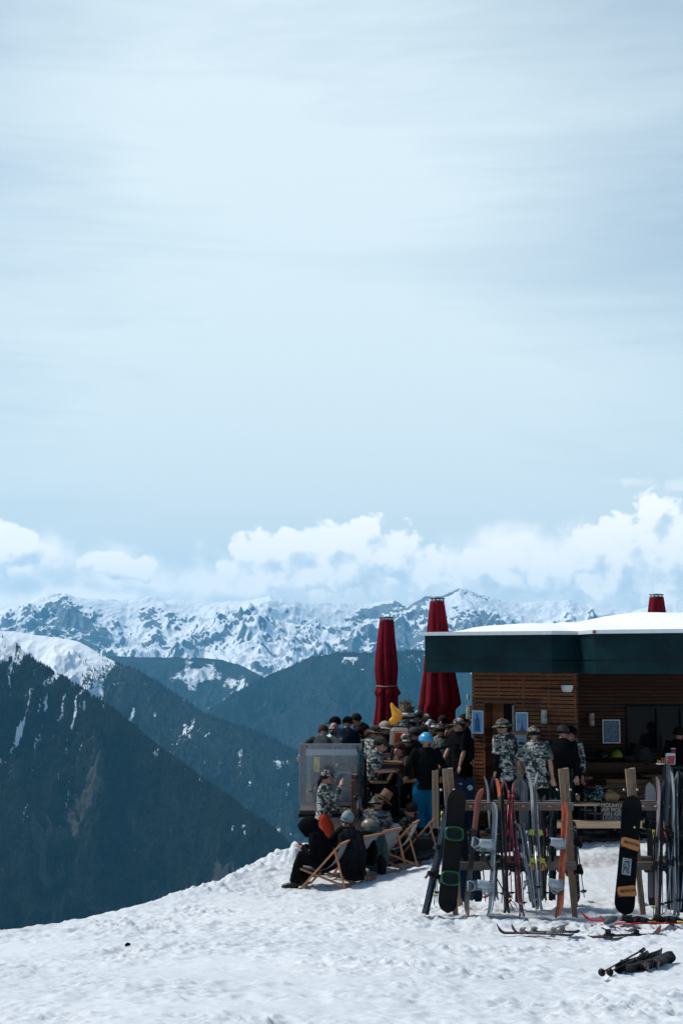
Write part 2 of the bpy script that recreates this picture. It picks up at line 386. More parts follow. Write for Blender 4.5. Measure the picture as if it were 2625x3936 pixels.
# ------------------------------------------------------------------ haze: one even box of air
def haze_box():
    me = bpy.data.meshes.new('haze')
    x0, x1, y0, y1, z0, z1 = -24500, 24500, -3500, 25500, -1452, 1500
    v = [(x, y, z) for x in (x0, x1) for y in (y0, y1) for z in (z0, z1)]
    f = [(0, 1, 3, 2), (4, 6, 7, 5), (0, 4, 5, 1), (2, 3, 7, 6), (0, 2, 6, 4), (1, 5, 7, 3)]
    me.from_pydata(v, [], f); o = bpy.data.objects.new('haze', me); COL.objects.link(o); o['kind'] = 'stuff'
    m = bpy.data.materials.new('haze_air'); m.use_nodes = True; n = NT(m.node_tree); n.n.clear()
    ou = n.new('ShaderNodeOutputMaterial'); pv = n.new('ShaderNodeVolumePrincipled')
    pv.inputs['Color'].default_value = (.19, .63, .98, 1); pv.inputs['Density'].default_value = 2.9e-5; pv.inputs['Anisotropy'].default_value = .1
    n.l.new(pv.outputs[0], ou.inputs['Volume']); me.materials.append(m)
    o['label'] = 'blue mountain haze filling the valley'; o['category'] = 'haze'
haze_box()

# ------------------------------------------------------------------ snow ground
_cp = [(0, 3936, 9.5), (1312, 3936, 9.8), (2625, 3936, 10.2), (0, 3592, 17.5), (300, 3540, 18.8), (539, 3490, 20.3), (846, 3396, 22.6), (1069, 3296, 25.5),
       (1150, 3436, 22.3), (1500, 3385, 22.6), (1640, 3515, 19.2), (2000, 3525, 19.2), (2300, 3525, 19.2), (2625, 3515, 19.3), (1640, 3300, 24.6), (1900, 3330, 23.0), (2300, 3262, 23.2),
       (2625, 3235, 23.8), (1450, 3300, 25.3), (2500, 3720, 14.2), (1312, 3690, 14.2), (300, 3750, 13.2)]
_G = np.array([[*at(*c)] for c in _cp] + [[-4, 0, 1.75], [0, 0, 1.75], [4, 0, 1.85], [-8, 6, .9], [9, 6, 1.6], [8, 15, .75], [8, 23, .45], [8, 29, .5], [0, 29, .1], [3, 29, .4]])
def _tps(r2): return .5 * r2 * np.log(r2 + 1e-9)
_n = len(_G); _K = _tps(((_G[:, None, :2] - _G[None, :, :2]) ** 2).sum(-1)) + np.eye(_n) * .6
_Pm = np.c_[np.ones(_n), _G[:, :2]]
_sol = np.linalg.solve(np.block([[_K, _Pm], [_Pm.T, np.zeros((3, 3))]]), np.r_[_G[:, 2], 0, 0, 0])
_ex = np.array([-900, -100, -20, -8, -5.2, -4.2, -3.45, -2.85, -1.93, -1.14, -.7, 0, 2, 6, 30, 900]); _ey = np.array([-900, -80, 2, 12.5, 16, 17.6, 18.9, 20.4, 22.8, 25.9, 26.6, 27.2, 30, 32, 34, 36])
def ground_base(x, y):
    x = np.asarray(x, float); y = np.asarray(y, float)
    cx = np.clip(x, -8, 9); cyy = np.clip(y, 0, 29)
    sh = cx.shape; q = np.stack([cx.ravel(), cyy.ravel()], -1)
    z = np.zeros(len(q))
    for i in range(_n): z += _sol[i] * _tps(((q - _G[i, :2]) ** 2).sum(-1))
    z += _sol[_n] + _sol[_n + 1] * q[:, 0] + _sol[_n + 2] * q[:, 1]
    z = z.reshape(sh)
    d = y - np.interp(x, _ex, _ey)
    z = z - np.where(d > 0, np.where(d < 1.2, .28 * d * d / 1.2, .28 * 1.2 + (d - 1.2) * .62), 0)
    z = np.maximum(z, -1340)
    return z + np.clip(x - 9, 0, 400) * .05 + np.clip(-y, 0, 400) * .08 * (x > -200)
def gz(x, y): return float(ground_base(np.array([x]), np.array([y]))[0])
def lumps(x, y):
    e = np.exp(-((y - np.interp(x, _ex, _ey)) / 1.3) ** 2)            # chunky along the lip
    near = 1 / (1 + (np.abs(y - 17) / 40) ** 4)
    big = fbm(x / 1.1, y / 1.3, 3, 100) * .035
    foot = -np.clip(ridged(x / .42 + 3, y / .5, 2, 130) * -1 + .62, 0, 1) * .055
    med = fbm(x / .17, y / .20, 4, 140, .62) * .034
    pk = np.clip(fbm(x / .13 + 40, y / .13, 3, 170, .6), 0, 1) * .055 * (0.35 + sst(fbm(x / 1.7, y / 1.7, 2, 190), -.1, .35))
    rack = np.exp(-((y - 18.9) / .7) ** 2) * sst(x, .5, 1.3)
    lip = e * (fbm(x / .35, y / .35, 4, 210, .6) * .13 + .03) * sst(x, -3.6, -1.2)
    calm = .35 + .9 * sst(fbm(x / 2.3 + 9, y / 1.7, 3, 222), -.35, .3)
    return (big + (foot + med + pk) * calm) * near * (1 + .5 * rack) + lip
def axis(parts):
    a = []
    for (s, e, n) in parts: a += list(np.linspace(s, e, n, endpoint=False))
    return np.array(a + [parts[-1][1]])
gx_ = axis([(-900, -100, 10), (-100, -20, 16), (-20, -6, 40), (-6, 6.2, 560), (6.2, 12, 60), (12, 40, 20), (40, 900, 12)])
gy_ = axis([(-600, -50, 8), (-50, 0, 14), (0, 8.5, 40), (8.5, 14, 300), (14, 20, 270), (20, 30, 300), (30, 60, 40), (60, 300, 20), (300, 2500, 20)])
GX, GY = np.meshgrid(gx_, gy_)
GZ = ground_base(GX, GY) + lumps(GX, GY)
# snow heaped against the lip where the sitters are
for (px, py, Y, r, h) in [(1165, 3270, 24.9, .24, .17), (1122, 3272, 24.9, .17, .15), (1195, 3275, 24.9, .16, .13), (1060, 3296, 24.9, .22, .06), (1020, 3320, 24.2, .18, .05)]:
    c = at(px, py, Y); d = np.hypot(GX - c.x, (GY - c.y) * .8)
    GZ += h * np.clip(1 - (d / r) ** 4, 0, 1) ** .5 * (1 + .35 * fbm(GX / .12, GY / .12, 3, 301))
def snow_mat():
    m, n, b = pbsdf('trodden_snow')
    co = n.new('ShaderNodeTexCoord').outputs['Object']
    big = n.noise(co, .35, 4, .6); fine = n.noise(co, 9, 6, .65); grit = n.noise(co, 60, 3, .7)
    c = n.mix(n.sstep(big, .35, .7), (.58, .61, .63), (.655, .675, .69))
    c = n.mix(n.sstep(n.noise(co, 2.2, 5, .7, .5), .60, .76, 0, .32), c, (.60, .60, .58))
    # slushy brown band trodden in front of the tables
    x, y, z = n.sep(co)
    band = n.math('MULTIPLY', n.sstep(n.math('ABSOLUTE', n.math('SUBTRACT', n.math('ADD', y, n.math('MULTIPLY', fine, .5)), 22.75)), .55, .15), n.sstep(x, 2.6, 3.6))
    c = n.mix(n.math('MULTIPLY', band, n.sstep(fine, .3, .6, .25, .85)), c, (.36, .34, .33))
    spk = n.math('MULTIPLY', n.sstep(grit, .72, .78), n.sstep(big, .45, .65, 0, .6))
    c = n.mix(spk, c, (.28, .26, .24))
    n.l.new(c, b.inputs['Base Color'])
    b.inputs['Roughness'].default_value = .55; b.inputs['Specular IOR Level'].default_value = .3
    bp = n.new('ShaderNodeBump'); bp.inputs['Strength'].default_value = .55; bp.inputs['Distance'].default_value = .02
    n.l.new(n.math('ADD', n.math('MULTIPLY', fine, .8), n.math('MULTIPLY', n.noise(co, 38, 4, .7), .35)), bp.inputs['Height']); n.l.new(bp.outputs[0], b.inputs['Normal'])
    return m
SNOW = snow_mat()
g = grid_mesh('snow_ground', GX, GY, GZ, SNOW)

# ================================================================== object helpers
class MB:
    """collects shapes, links them as ONE mesh object"""
    def __init__(s): s.v = []; s.f = []; s.sm = []
    def add(s, vs, fs, smooth=False):
        b = len(s.v); s.v += [tuple(v) for v in vs]; s.f += [tuple(b + i for i in f) for f in fs]; s.sm += [smooth] * len(fs); return s
    def box(s, c, d, rot=None, bev=0.0):
        hx, hy, hz = d[0] / 2, d[1] / 2, d[2] / 2
        if bev:
            e = min(bev, hx * .9, hy * .9, hz * .9); vs = []
            # chamfered box: three quads per corner collapsed to points
            idx = {}
            for sx in (-1, 1):
                for sy in (-1, 1):
                    for sz in (-1, 1):
                        for k in range(3):
                            p = [sx * hx, sy * hy, sz * hz]
                            for j in range(3):
                                if j != k: p[j] -= (sx, sy, sz)[j] * e
                            idx[(sx, sy, sz, k)] = len(vs); vs.append(p)
            fs = []
            for k in range(3):
                a, b_ = [(1, 2), (2, 0), (0, 1)][k]
                for sg in (-1, 1):
                    q = []
                    for (u_, w_) in ((-1, -1), (1, -1), (1, 1), (-1, 1)):
                        key = [0, 0, 0]; key[k] = sg; key[a] = u_; key[b_] = w_; q.append(idx[(*key, k)])
                    fs.append(q if sg > 0 else q[::-1])
            for k in range(3):      # edge bevels, along axis k
                a, b_ = [(1, 2), (2, 0), (0, 1)][k]
                for sa in (-1, 1):
                    for sb in (-1, 1):
                        q = []
                        for (sg, kk) in ((-1, a), (1, a), (1, b_), (-1, b_)):
                            key = [0, 0, 0]; key[k] = sg; key[a] = sa; key[b_] = sb; q.append(idx[(*key, kk)])
                        fs.append(q if sa * sb < 0 else q[::-1])
            for sx in (-1, 1):
                for sy in (-1, 1):
                    for sz in (-1, 1):
                        q = [idx[(sx, sy, sz, k)] for k in range(3)]
                        fs.append(q if sx * sy * sz > 0 else q[::-1])
        else:
            vs = [(x, y, z) for x in (-hx, hx) for y in (-hy, hy) for z in (-hz, hz)]
            fs = [(0, 1, 3, 2), (4, 6, 7, 5), (0, 4, 5, 1), (2, 3, 7, 6), (0, 2, 6, 4), (1, 5, 7, 3)]
        m = rot if rot is not None else Matrix.Identity(3); c = Vector(c)
        return s.add([m @ Vector(p) + c for p in vs], fs)
    def bar(s, a, b, w, d, up=(0, 0, 1), bev=0.0):
        a = Vector(a); b = Vector(b); z = (b - a); L = z.length; z.normalize()
        x = Vector(up).cross(z)
        if x.length < .05: x = Vector((1, 0, 0)).cross(z)
        x.normalize(); y = z.cross(x)
        return s.box((a + b) / 2, (w, d, L), Matrix((x, y, z)).transposed(), bev)
    def tube(s, pts, rad, n=8, cap=True, flat=1.0, up=(0, 0, 1)):
        pts = [Vector(p) for p in pts]
        if not isinstance(rad, (list, tuple)): rad = [rad] * len(pts)
        vs = []; px = None
        for i, p in enumerate(pts):
            z = (pts[min(i + 1, len(pts) - 1)] - pts[max(i - 1, 0)]).normalized()
            if px is None:
                x = Vector(up).cross(z)
                if x.length < .05: x = Vector((1, 0, 0)).cross(z)
            else: x = px - z * px.dot(z)
            x.normalize(); px = x; y = z.cross(x); r = rad[i]
            ra, rb = r if isinstance(r, tuple) else (r, r * flat)
            for k in range(n):
                t_ = 2 * math.pi * k / n; vs.append(p + x * math.cos(t_) * ra + y * math.sin(t_) * rb)
        fs = [(i * n + k, i * n + (k + 1) % n, (i + 1) * n + (k + 1) % n, (i + 1) * n + k) for i in range(len(pts) - 1) for k in range(n)]
        if cap: fs += [tuple(range(n))[::-1], tuple((len(pts) - 1) * n + k for k in range(n))]
        return s.add(vs, fs, True)
    def ball(s, c, r, n=12, m=8, rot=None):
        if not isinstance(r, (tuple, list)): r = (r, r, r)
        c = Vector(c); vs = []; M = rot if rot is not None else Matrix.Identity(3)
        for j in range(m + 1):
            ph = math.pi * j / m
            for k in range(n):
                t_ = 2 * math.pi * k / n
                vs.append(c + M @ Vector((r[0] * math.sin(ph) * math.cos(t_), r[1] * math.sin(ph) * math.sin(t_), -r[2] * math.cos(ph))))
        fs = [(j * n + k, j * n + (k + 1) % n, (j + 1) * n + (k + 1) % n, (j + 1) * n + k) for j in range(m) for k in range(n)]
        return s.add(vs, fs, True)
    def lathe(s, prof, c=(0, 0, 0), n=16, M=None, wob=None):
        vs = []; M = M if M is not None else Matrix.Identity(3); c = Vector(c)
        for (r, z) in prof:
            for k in range(n):
                t_ = 2 * math.pi * k / n; q = r * (wob(t_, z) if wob else 1)
                vs.append(c + M @ Vector((q * math.cos(t_), q * math.sin(t_), z)))
        fs = [(i * n + k, i * n + (k + 1) % n, (i + 1) * n + (k + 1) % n, (i + 1) * n + k) for i in range(len(prof) - 1) for k in range(n)]
        fs += [tuple(range(n))[::-1], tuple((len(prof) - 1) * n + k for k in range(n))]
        return s.add(vs, fs, True)
    def prism(s, poly, th, M=None, c=(0, 0, 0)):
        """polygon in local XZ, thickness along Y (centred)"""
        M = M if M is not None else Matrix.Identity(3); c = Vector(c); n = len(poly)
        vs = [c + M @ Vector((p[0], -th / 2, p[1])) for p in poly] + [c + M @ Vector((p[0], th / 2, p[1])) for p in poly]
        fs = [tuple(range(n)), tuple(range(2 * n - 1, n - 1, -1))] + [(i, i + n, (i + 1) % n + n, (i + 1) % n) for i in range(n)]
        return s.add(vs, fs)
    def strip(s, rows, smooth=True, closed=False):
        """rows: list of equal-length lists of points"""
        n = len(rows[0]); vs = [p for r_ in rows for p in r_]
        fs = [(i * n + k, i * n + k + 1, (i + 1) * n + k + 1, (i + 1) * n + k) for i in range(len(rows) - 1) for k in range(n - 1)]
        if closed: fs += [(i * n + n - 1, i * n, (i + 1) * n, (i + 1) * n + n - 1) for i in range(len(rows) - 1)]
        return s.add(vs, fs, smooth)
    def build(s, name, m, parent=None, world=False, remesh=0, noise=0, nscale=10, solid=0, sub=0, relax=0, attr=None):
        vs = s.v
        if world and parent is not None:
            inv = parent.matrix_basis.inverted()
            pp = parent.parent
            while pp is not None: inv = inv @ pp.matrix_basis.inverted(); pp = pp.parent
            vs = [inv @ Vector(v) for v in vs]
        me = bpy.data.meshes.new(name); me.from_pydata([tuple(v) for v in vs], [], s.f)
        me.polygons.foreach_set('use_smooth', s.sm)
        o = bpy.data.objects.new(name, me); COL.objects.link(o)
        if remesh or solid or sub:
            if solid:
                q = o.modifiers.new('s', 'SOLIDIFY'); q.thickness = solid; q.offset = 0
            if remesh:
                q = o.modifiers.new('r', 'REMESH'); q.mode = 'VOXEL'; q.voxel_size = remesh; q.use_smooth_shade = True
                q = o.modifiers.new('m', 'SMOOTH'); q.iterations = relax or 4; q.factor = .5
            if sub:
                q = o.modifiers.new('u', 'SUBSURF'); q.levels = sub; q.render_levels = sub
            dg = bpy.context.evaluated_depsgraph_get(); dg.update()
            m2 = bpy.data.meshes.new_from_object(o.evaluated_get(dg)); o.modifiers.clear(); o.data = m2; bpy.data.meshes.remove(me); me = m2; me.name = name
        if noise:
            co = np.zeros(len(me.vertices) * 3, np.float32); no = np.zeros_like(co)
            me.vertices.foreach_get('co', co); me.vertices.foreach_get('normal', no); co = co.reshape(-1, 3); no = no.reshape(-1, 3)
            w = fbm(co[:, 0] * nscale + co[:, 1] * nscale * .7 + 31, co[:, 2] * nscale * .8 + co[:, 1] * nscale * .5 + 17, 3, len(co) % 97)
            co = co + no * (w * noise)[:, None]; me.vertices.foreach_set('co', co.ravel().astype(np.float32)); me.update()
        me.materials.clear(); me.materials.append(m)
        o.parent = parent
        return o

def tag(o, label=None, cat=None, group=None, kind=None):
    if label: o['label'] = label
    if cat: o['category'] = cat
    if group: o['group'] = group
    if kind: o['kind'] = kind
    return o
def thing(name, label, cat, loc=(0, 0, 0), rotz=0, group=None, M=None):
    o = bpy.data.objects.new(name, None); COL.objects.link(o); o.empty_display_size = .1
    if M is not None: o.matrix_basis = M
    else: o.location = loc; o.rotation_euler = (0, 0, rotz)
    return tag(o, label, cat, group)
def copy_tree(o, loc=None, label=None, M=None, group=None):
    c = o.copy(); COL.objects.link(c)
    if loc is not None: c.location = loc
    if M is not None: c.matrix_basis = M
    if label: c['label'] = label
    if group: c['group'] = group
    for ch in list(o.children):
        k = ch.copy(); COL.objects.link(k); k.parent = c
        for g_ in list(ch.children):
            h = g_.copy(); COL.objects.link(h); h.parent = k
    return c
def frame(z, yhint, loc):
    """4x4 with local Z along z and local Y as close as possible to yhint"""
    z = Vector(z).normalized(); y = Vector(yhint); y = (y - z * y.dot(z)).normalized(); x = y.cross(z)
    M = Matrix((x, y, z)).transposed().to_4x4(); M.translation = Vector(loc); return M

# ---- material library
def wood(name, col, scale=1.0, axis=0, rough=.7, dark=.55):
    if name in _M: return _M[name]
    m, n, b = pbsdf(name); co = n.new('ShaderNodeTexCoord').outputs['Object']
    sc = [22.0, 22.0, 22.0]; sc[axis] = 1.6
    v = n.vmath('MULTIPLY', co, tuple(x * scale for x in sc))
    a = n.noise(v, 1.6, 6, .6, .8); k = n.noise(co, 1.3, 3, .6)
    c = n.mix(n.sstep(a, .3, .72), tuple(x * dark for x in col), tuple(min(1, x * 1.2) for x in col))
    c = n.mix(n.sstep(k, .35, .7, 0, .45), c, tuple(x * .7 for x in col))
    if 'cladding' in name:      # every board has its own tone
        zz = n.math('FLOOR', n.math('DIVIDE', n.math('ADD', n.sep(co)[2], -.013), .0685)); wn = n.new('ShaderNodeTexWhiteNoise', noise_dimensions='2D')
        n.put(wn.inputs['Vector'], n.comb(zz, n.math('FLOOR', n.math('MULTIPLY', n.sep(co)[0], .62)), 0)); c = n.mix(1.0, c, n.ramp(wn.outputs[0], [(0, (.55, .50, .48)), (.5, (.95, .95, .95)), (1, (1.35, 1.28, 1.2))]), 'MULTIPLY')
    n.l.new(c, b.inputs['Base Color']); b.inputs['Roughness'].default_value = rough; b.inputs['Specular IOR Level'].default_value = .3
    bp = n.new('ShaderNodeBump'); bp.inputs['Strength'].default_value = .35; bp.inputs['Distance'].default_value = .006
    n.l.new(a, bp.inputs['Height']); n.l.new(bp.outputs[0], b.inputs['Normal'])
    _M[name] = m; return m
def camo(name, cols, scale=14):
    if name in _M: return _M[name]
    m, n, b = pbsdf(name); co = n.new('ShaderNodeTexCoord').outputs['Object']
    v = n.vmath('MULTIPLY', co, (1, 1, 1.7))
    def L(off): return n.noise(n.vmath('ADD', v, off), scale * .62, 1.6, .5, .8)
    c = n.mix(n.sstep(L((0, 0, 0)), .490, .505), cols[0], cols[1])
    c = n.mix(n.sstep(L((5, 3, 1)), .545, .56), c, cols[2])
    c = n.mix(n.sstep(L((1, 9, 4)), .56, .575), c, cols[3])
    n.l.new(c, b.inputs['Base Color']); b.inputs['Roughness'].default_value = .9; b.inputs['Specular IOR Level'].default_value = .15
    bp = n.new('ShaderNodeBump'); bp.inputs['Strength'].default_value = .5; bp.inputs['Distance'].default_value = .01
    n.l.new(n.noise(co, 18, 4, .6, .5), bp.inputs['Height']); n.l.new(bp.outputs[0], b.inputs['Normal'])
    _M[name] = m; return m
def cloth(name, col, var=.18):
    return mat(name, col, .92, var=var, scale=9, bump=.6, bscale=16, spec=.06)
def pattern(name, base, mark, scale=30, thr=.56, rough=.4, stretch=(1, 1, 1), dist=.6):
    if name in _M: return _M[name]
    m, n, b = pbsdf(name); co = n.new('ShaderNodeTexCoord').outputs['Object']
    a = n.noise(n.vmath('MULTIPLY', co, stretch), scale, 4, .6, dist)
    c = n.mix(n.sstep(a, thr, thr + .03), base, mark)
    n.l.new(c, b.inputs['Base Color']); b.inputs['Roughness'].default_value = rough
    _M[name] = m; return m
def glassy(name, col, rough=.05, alpha=.3):
    if name in _M: return _M[name]
    m, n, b = pbsdf(name); n.n.remove(b)
    ou = [x for x in n.n if x.type == 'OUTPUT_MATERIAL'][0]
    tr = n.new('ShaderNodeBsdfTransparent'); gl = n.new('ShaderNodeBsdfGlossy'); df = n.new('ShaderNodeBsdfDiffuse')
    co = n.new('ShaderNodeTexCoord').outputs['Object']
    sm = n.sstep(n.noise(co, 2.2, 2, .5, .3), .35, .75, alpha * .8, alpha * 1.3)
    tr.inputs[0].default_value = (.9, .95, .96, 1); gl.inputs['Roughness'].default_value = rough
    n.put(df.inputs[0], (*col, 1))
    m1 = n.new('ShaderNodeMixShader'); n.l.new(sm, m1.inputs[0]); n.l.new(tr.outputs[0], m1.inputs[1]); n.l.new(df.outputs[0], m1.inputs[2])
    fr = n.new('ShaderNodeFresnel'); m2 = n.new('ShaderNodeMixShader'); n.l.new(fr.outputs[0], m2.inputs[0]); n.l.new(m1.outputs[0], m2.inputs[1]); n.l.new(gl.outputs[0], m2.inputs[2])
    n.l.new(m2.outputs[0], ou.inputs['Surface'])
    _M[name] = m; return m

SKIN = mat('skin', (.36, .185, .13), .6, var=.12, scale=20)
SKIN_R = mat('skin_sunburnt', (.42, .17, .125), .6, var=.12, scale=20)
HAIRD = mat('hair_dark', (.010, .007, .006), .8, var=.6, scale=70, bump=1.0, bscale=90, spec=.15)
HAIRB = mat('hair_brown', (.040, .017, .010), .8, var=.6, scale=70, bump=1.0, bscale=90, spec=.15)
BLK = cloth('black_cloth', (.0035, .004, .005), .3)
BLK2 = cloth('charcoal_cloth', (.009, .010, .012), .3)
NAVY = cloth('navy_cloth', (.008, .014, .026), .3)
CAMO = camo('snow_camo_cloth', [(.38, .385, .36), (.13, .15, .135), (.017, .034, .032), (.035, .028, .024)], 15)
CAMOD = camo('dark_camo_cloth', [(.17, .165, .14), (.085, .085, .07), (.028, .032, .027), (.012, .012, .011)], 15)
CAMOB = camo('brown_camo_cloth', [(.20, .16, .12), (.09, .07, .05), (.03, .03, .024), (.014, .012, .010)], 22)
CAMOH = camo('small_camo_cloth', [(.36, .33, .30), (.14, .13, .11), (.028, .034, .03), (.012, .012, .012)], 26)
WHITE = mat('white_paint', (.72, .74, .75), .5, var=.06)
PLB = mat('black_plastic', (.005, .006, .007), .4, var=.2, spec=.25)
DGREY = mat('dark_grey_plastic', (.035, .038, .042), .4, var=.2)
STEEL = mat('steel', (.42, .44, .46), .35, .8, var=.15)
METB = mat('black_metal', (.008, .012, .014), .5, .0, var=.2, spec=.2)
EYEW = mat('eye_white', (.6, .6, .58), .3)
LENS = mat('sunglass_lens', (.008, .006, .006), .12)

# ================================================================== people
def ik(a, b, l1, l2, pole):
    """joint between a and b; returns (joint, end)"""
    a = Vector(a); b = Vector(b); d = b - a; L = min(d.length, (l1 + l2) * .995); dn = d.normalized(); b2 = a + dn * L
    x = (l1 * l1 - l2 * l2 + L * L) / (2 * L); h = math.sqrt(max(0, l1 * l1 - x * x))
    p = Vector(pole); p = p - dn * p.dot(dn); p.normalize()
    return a + dn * x + p * h, b2

def person(label, loc, rotz, pose='stand', lean=0, side=0, turn=0, nod=0, hgt=1.75, top=BLK, sleeve='long', legs=BLK, shoes=PLB, hair=HAIRD, hairlen='short',
           lh=None, rh=None, lf=None, rf=None, skin=SKIN, head=None, headmat=None, glasses=False, voxel=.011, fat=1.0, group='people at the mountain bar', seat_h=.47, extra=None, knees=None, hood=False, beard=None, jacket_len=0, headband=None, face=True, baggy=1.0, sleevemat=None, lowdetail=False, gloves=None, legsonly=True):
    """local frame: looks along -Y; +X is the figure's left. lh/rh: wrist targets relative to chest."""
    T = thing('person', label, 'person', loc, rotz, group)
    k = hgt / 1.75
    if pose == 'stand': hipz = .93
    elif pose == 'stool': hipz = seat_h + .12
    else: hipz = seat_h + .10
    hip = Vector((0, 0, hipz))
    RL = Matrix.Rotation(R(side), 3, 'Y') @ Matrix.Rotation(R(lean), 3, 'X')       # lean forward = rotate about X
    def up(v): return hip + RL @ Vector(v)
    waist = up((0, 0, .13)); chest = up((0, 0, .34)); neck = up((0, .0, .520)); 
    HR = RL @ Matrix.Rotation(R(turn), 3, 'Z') @ Matrix.Rotation(R(nod), 3, 'X')
    hc = neck + RL @ Vector((0, -.012, .055)) + HR @ Vector((0, -.018, .070))
    sh = {+1: up((.175 * fat ** .3, 0, .492)), -1: up((-.175 * fat ** .3, 0, .492))}
    J = {}
    dl = {'stand': (.27, -.06, -.08), 'sit': (.17, -.36, .05), 'stool': (.16, -.33, .10), 'recline': (.20, -.25, -.02)}[pose]
    for sd_, tg in ((1, lh), (-1, rh)):
        w = Vector(tg) if tg else Vector((dl[0] * sd_, dl[1], dl[2]))
        w = hip + (RL @ w if not tg else w)
        e, w2 = ik(sh[sd_], w, .285, .255, Vector((sd_ * .55, .8, -.35)) if (w - hip).z < .4 else Vector((sd_ * .35, -.1, -1)))
        J['e', sd_] = e; J['w', sd_] = w2
    hj = {s_: hip + Vector((.09 * s_, 0, -.02)) for s_ in (1, -1)}
    for s_, tg in ((1, lf), (-1, rf)):
        if pose == 'stand': f = Vector(tg) if tg else Vector((.11 * s_, 0, .08))
        elif pose == 'stool': f = Vector(tg) if tg else Vector((.14 * s_, -.36, max(.08, seat_h - .45)))
        else: f = Vector(tg) if tg else Vector((.13 * s_, -.50, .08))
        kn, f2 = ik(hj[s_], f, .44, .43, Vector((.15 * s_, -1, .35 if pose != 'stand' else 0)))
        J['k', s_] = kn; J['f', s_] = f2
    sc = lambda v: Vector(v) * k
    b = MB()
    # torso, pelvis, neck
    X = RL @ Vector((1, 0, 0))
    def ell(c, rx, ry): return (c, (rx, ry))
    def loft(mb, rows, n=16):
        vs = []
        for (c, (rx, ry)) in rows:
            for q in range(n):
                a = 2 * math.pi * q / n; vs.append(sc(c + RL @ Vector((math.cos(a) * rx, math.sin(a) * ry, 0))))
        m_ = len(rows)
        fs = [(i * n + q, i * n + (q + 1) % n, (i + 1) * n + (q + 1) % n, (i + 1) * n + q) for i in range(m_ - 1) for q in range(n)] + [tuple(range(n))[::-1], tuple((m_ - 1) * n + q for q in range(n))]
        mb.add(vs, fs, True)
    loft(b, [ell(up((0, 0, -.10)), .10, .085), ell(up((0, 0, 0)), .155, .115), ell(waist, .135 * fat, .10 * fat), ell(chest, .165, .115 * fat), ell(up((0, 0, .45)), .165, .10), ell(up((0, 0, .515)), .10, .075), ell(up((0, 0, .55)), .060, .060)])
    b.tube([sc(up((0, .01, .48))), sc(neck + (hc - neck) * .45)], [.066 * k, .058 * k], 12)
    # head: skull, jaw, nose, ears, brow
    def H(v): return sc(hc + HR @ (Vector(v) * 1.09))
    b.ball(H((0, .012, .028)), (.075 * k, .092 * k, .092 * k), 16, 12, HR)
    b.ball(H((0, -.022, -.042)), (.056 * k, .066 * k, .068 * k), 14, 10, HR)
    b.tube([H((0, -.082, .012)), H((0, -.106, -.022)), H((0, -.086, -.034))], [.008 * k, .014 * k, .012 * k], 8)
    b.tube([H((-.026, -.078, -.058)), H((0, -.085, -.060)), H((.026, -.078, -.058))], [.006 * k, .010 * k, .006 * k], 6)
    for s_ in (1, -1):
        b.ball(H((s_ * .076, .01, -.004)), (.011 * k, .02 * k, .032 * k), 8, 6, HR)
        b.tube([H((s_ * .012, -.080, .022)), H((s_ * .05, -.070, .026))], [.010 * k, .008 * k], 6)
    # arms and hands
    for s_ in (1, -1):
        S0, E, Wr = sh[s_], J['e', s_], J['w', s_]
        b.tube([sc(S0 + (chest - S0) * .25), sc(S0), sc(S0.lerp(E, .4)), sc(E), sc(E.lerp(Wr, .3)), sc(Wr)], [.055 * k, .056 * k, .048 * k, .038 * k, .041 * k, .026 * k], 10)
        d = (Wr - E).normalized(); side_ = d.cross(Vector((0, 0, 1)));
        if side_.length < .2: side_ = d.cross(Vector((0, 1, 0)))
        side_.normalize(); nrm = side_.cross(d).normalized()
        if nrm.z > 0: nrm = -nrm
        palm = Wr + d * .045
        b.tube([sc(Wr), sc(palm), sc(Wr + d * .085)], [(.027 * k, .018 * k), (.040 * k, .016 * k), (.038 * k, .013 * k)], 10, up=tuple(nrm))
        if not lowdetail:
            for q, (o_, fl) in enumerate(((-.030, .066), (-.010, .078), (.011, .074), (.030, .058))):
                p0 = Wr + d * .08 + side_ * o_; p1 = p0 + d * fl * .5 + nrm * .010 + side_ * o_ * .2; p2 = p1 + d * fl * .38 + nrm * .030
                b.tube([sc(p0), sc(p1), sc(p2)], [.0092 * k, .0085 * k, .007 * k], 6)
            p0 = Wr + d * .03 - side_ * s_ * .028; p1 = p0 + d * .03 - side_ * s_ * .026 + nrm * .01; p2 = p1 + d * .032 + nrm * .01 
            b.tube([sc(p0), sc(p1), sc(p2)], [.013 * k, .011 * k, .008 * k], 6)
    for s_ in (1, -1):
        A_, K_, F_ = hj[s_], J['k', s_], J['f', s_]
        b.tube([sc(A_ + Vector((0, 0, .05))), sc(A_), sc(A_.lerp(K_, .45)), sc(K_), sc(K_.lerp(F_, .3)), sc(F_)], [.075 * k, .09 * k, .078 * k, .055 * k, .058 * k, .04 * k], 10)
        b.tube([sc(F_ + Vector((0, .03, -.03))), sc(F_ + Vector((0, -.06, -.04))), sc(F_ + Vector((0, -.15, -.055)))], [.04 * k, .04 * k, .03 * k], 8)
    b.build('body', skin, T, remesh=voxel, relax=2)
    # eyes
    if face and not glasses:
        e = MB()
        for s_ in (1, -1): e.ball(H((s_ * .030, -.079, .004)), .0095 * k, 8, 6)
        e.build('eyes', LENS, T)
    if glasses:
        e = MB()
        for s_ in (1, -1): e.ball(H((s_ * .034, -.085, .006)), (.029 * k, .010 * k, .022 * k), 12, 8, HR)
        e.tube([H((-.07, -.06, .012)), H((0, -.095, .012)), H((.07, -.06, .012))], .004 * k, 5)
        for s_ in (1, -1): e.tube([H((s_ * .066, -.066, .012)), H((s_ * .084, .01, .01))], .0035 * k, 5)
        e.build('sunglasses', glasses if not isinstance(glasses, bool) else LENS, T)
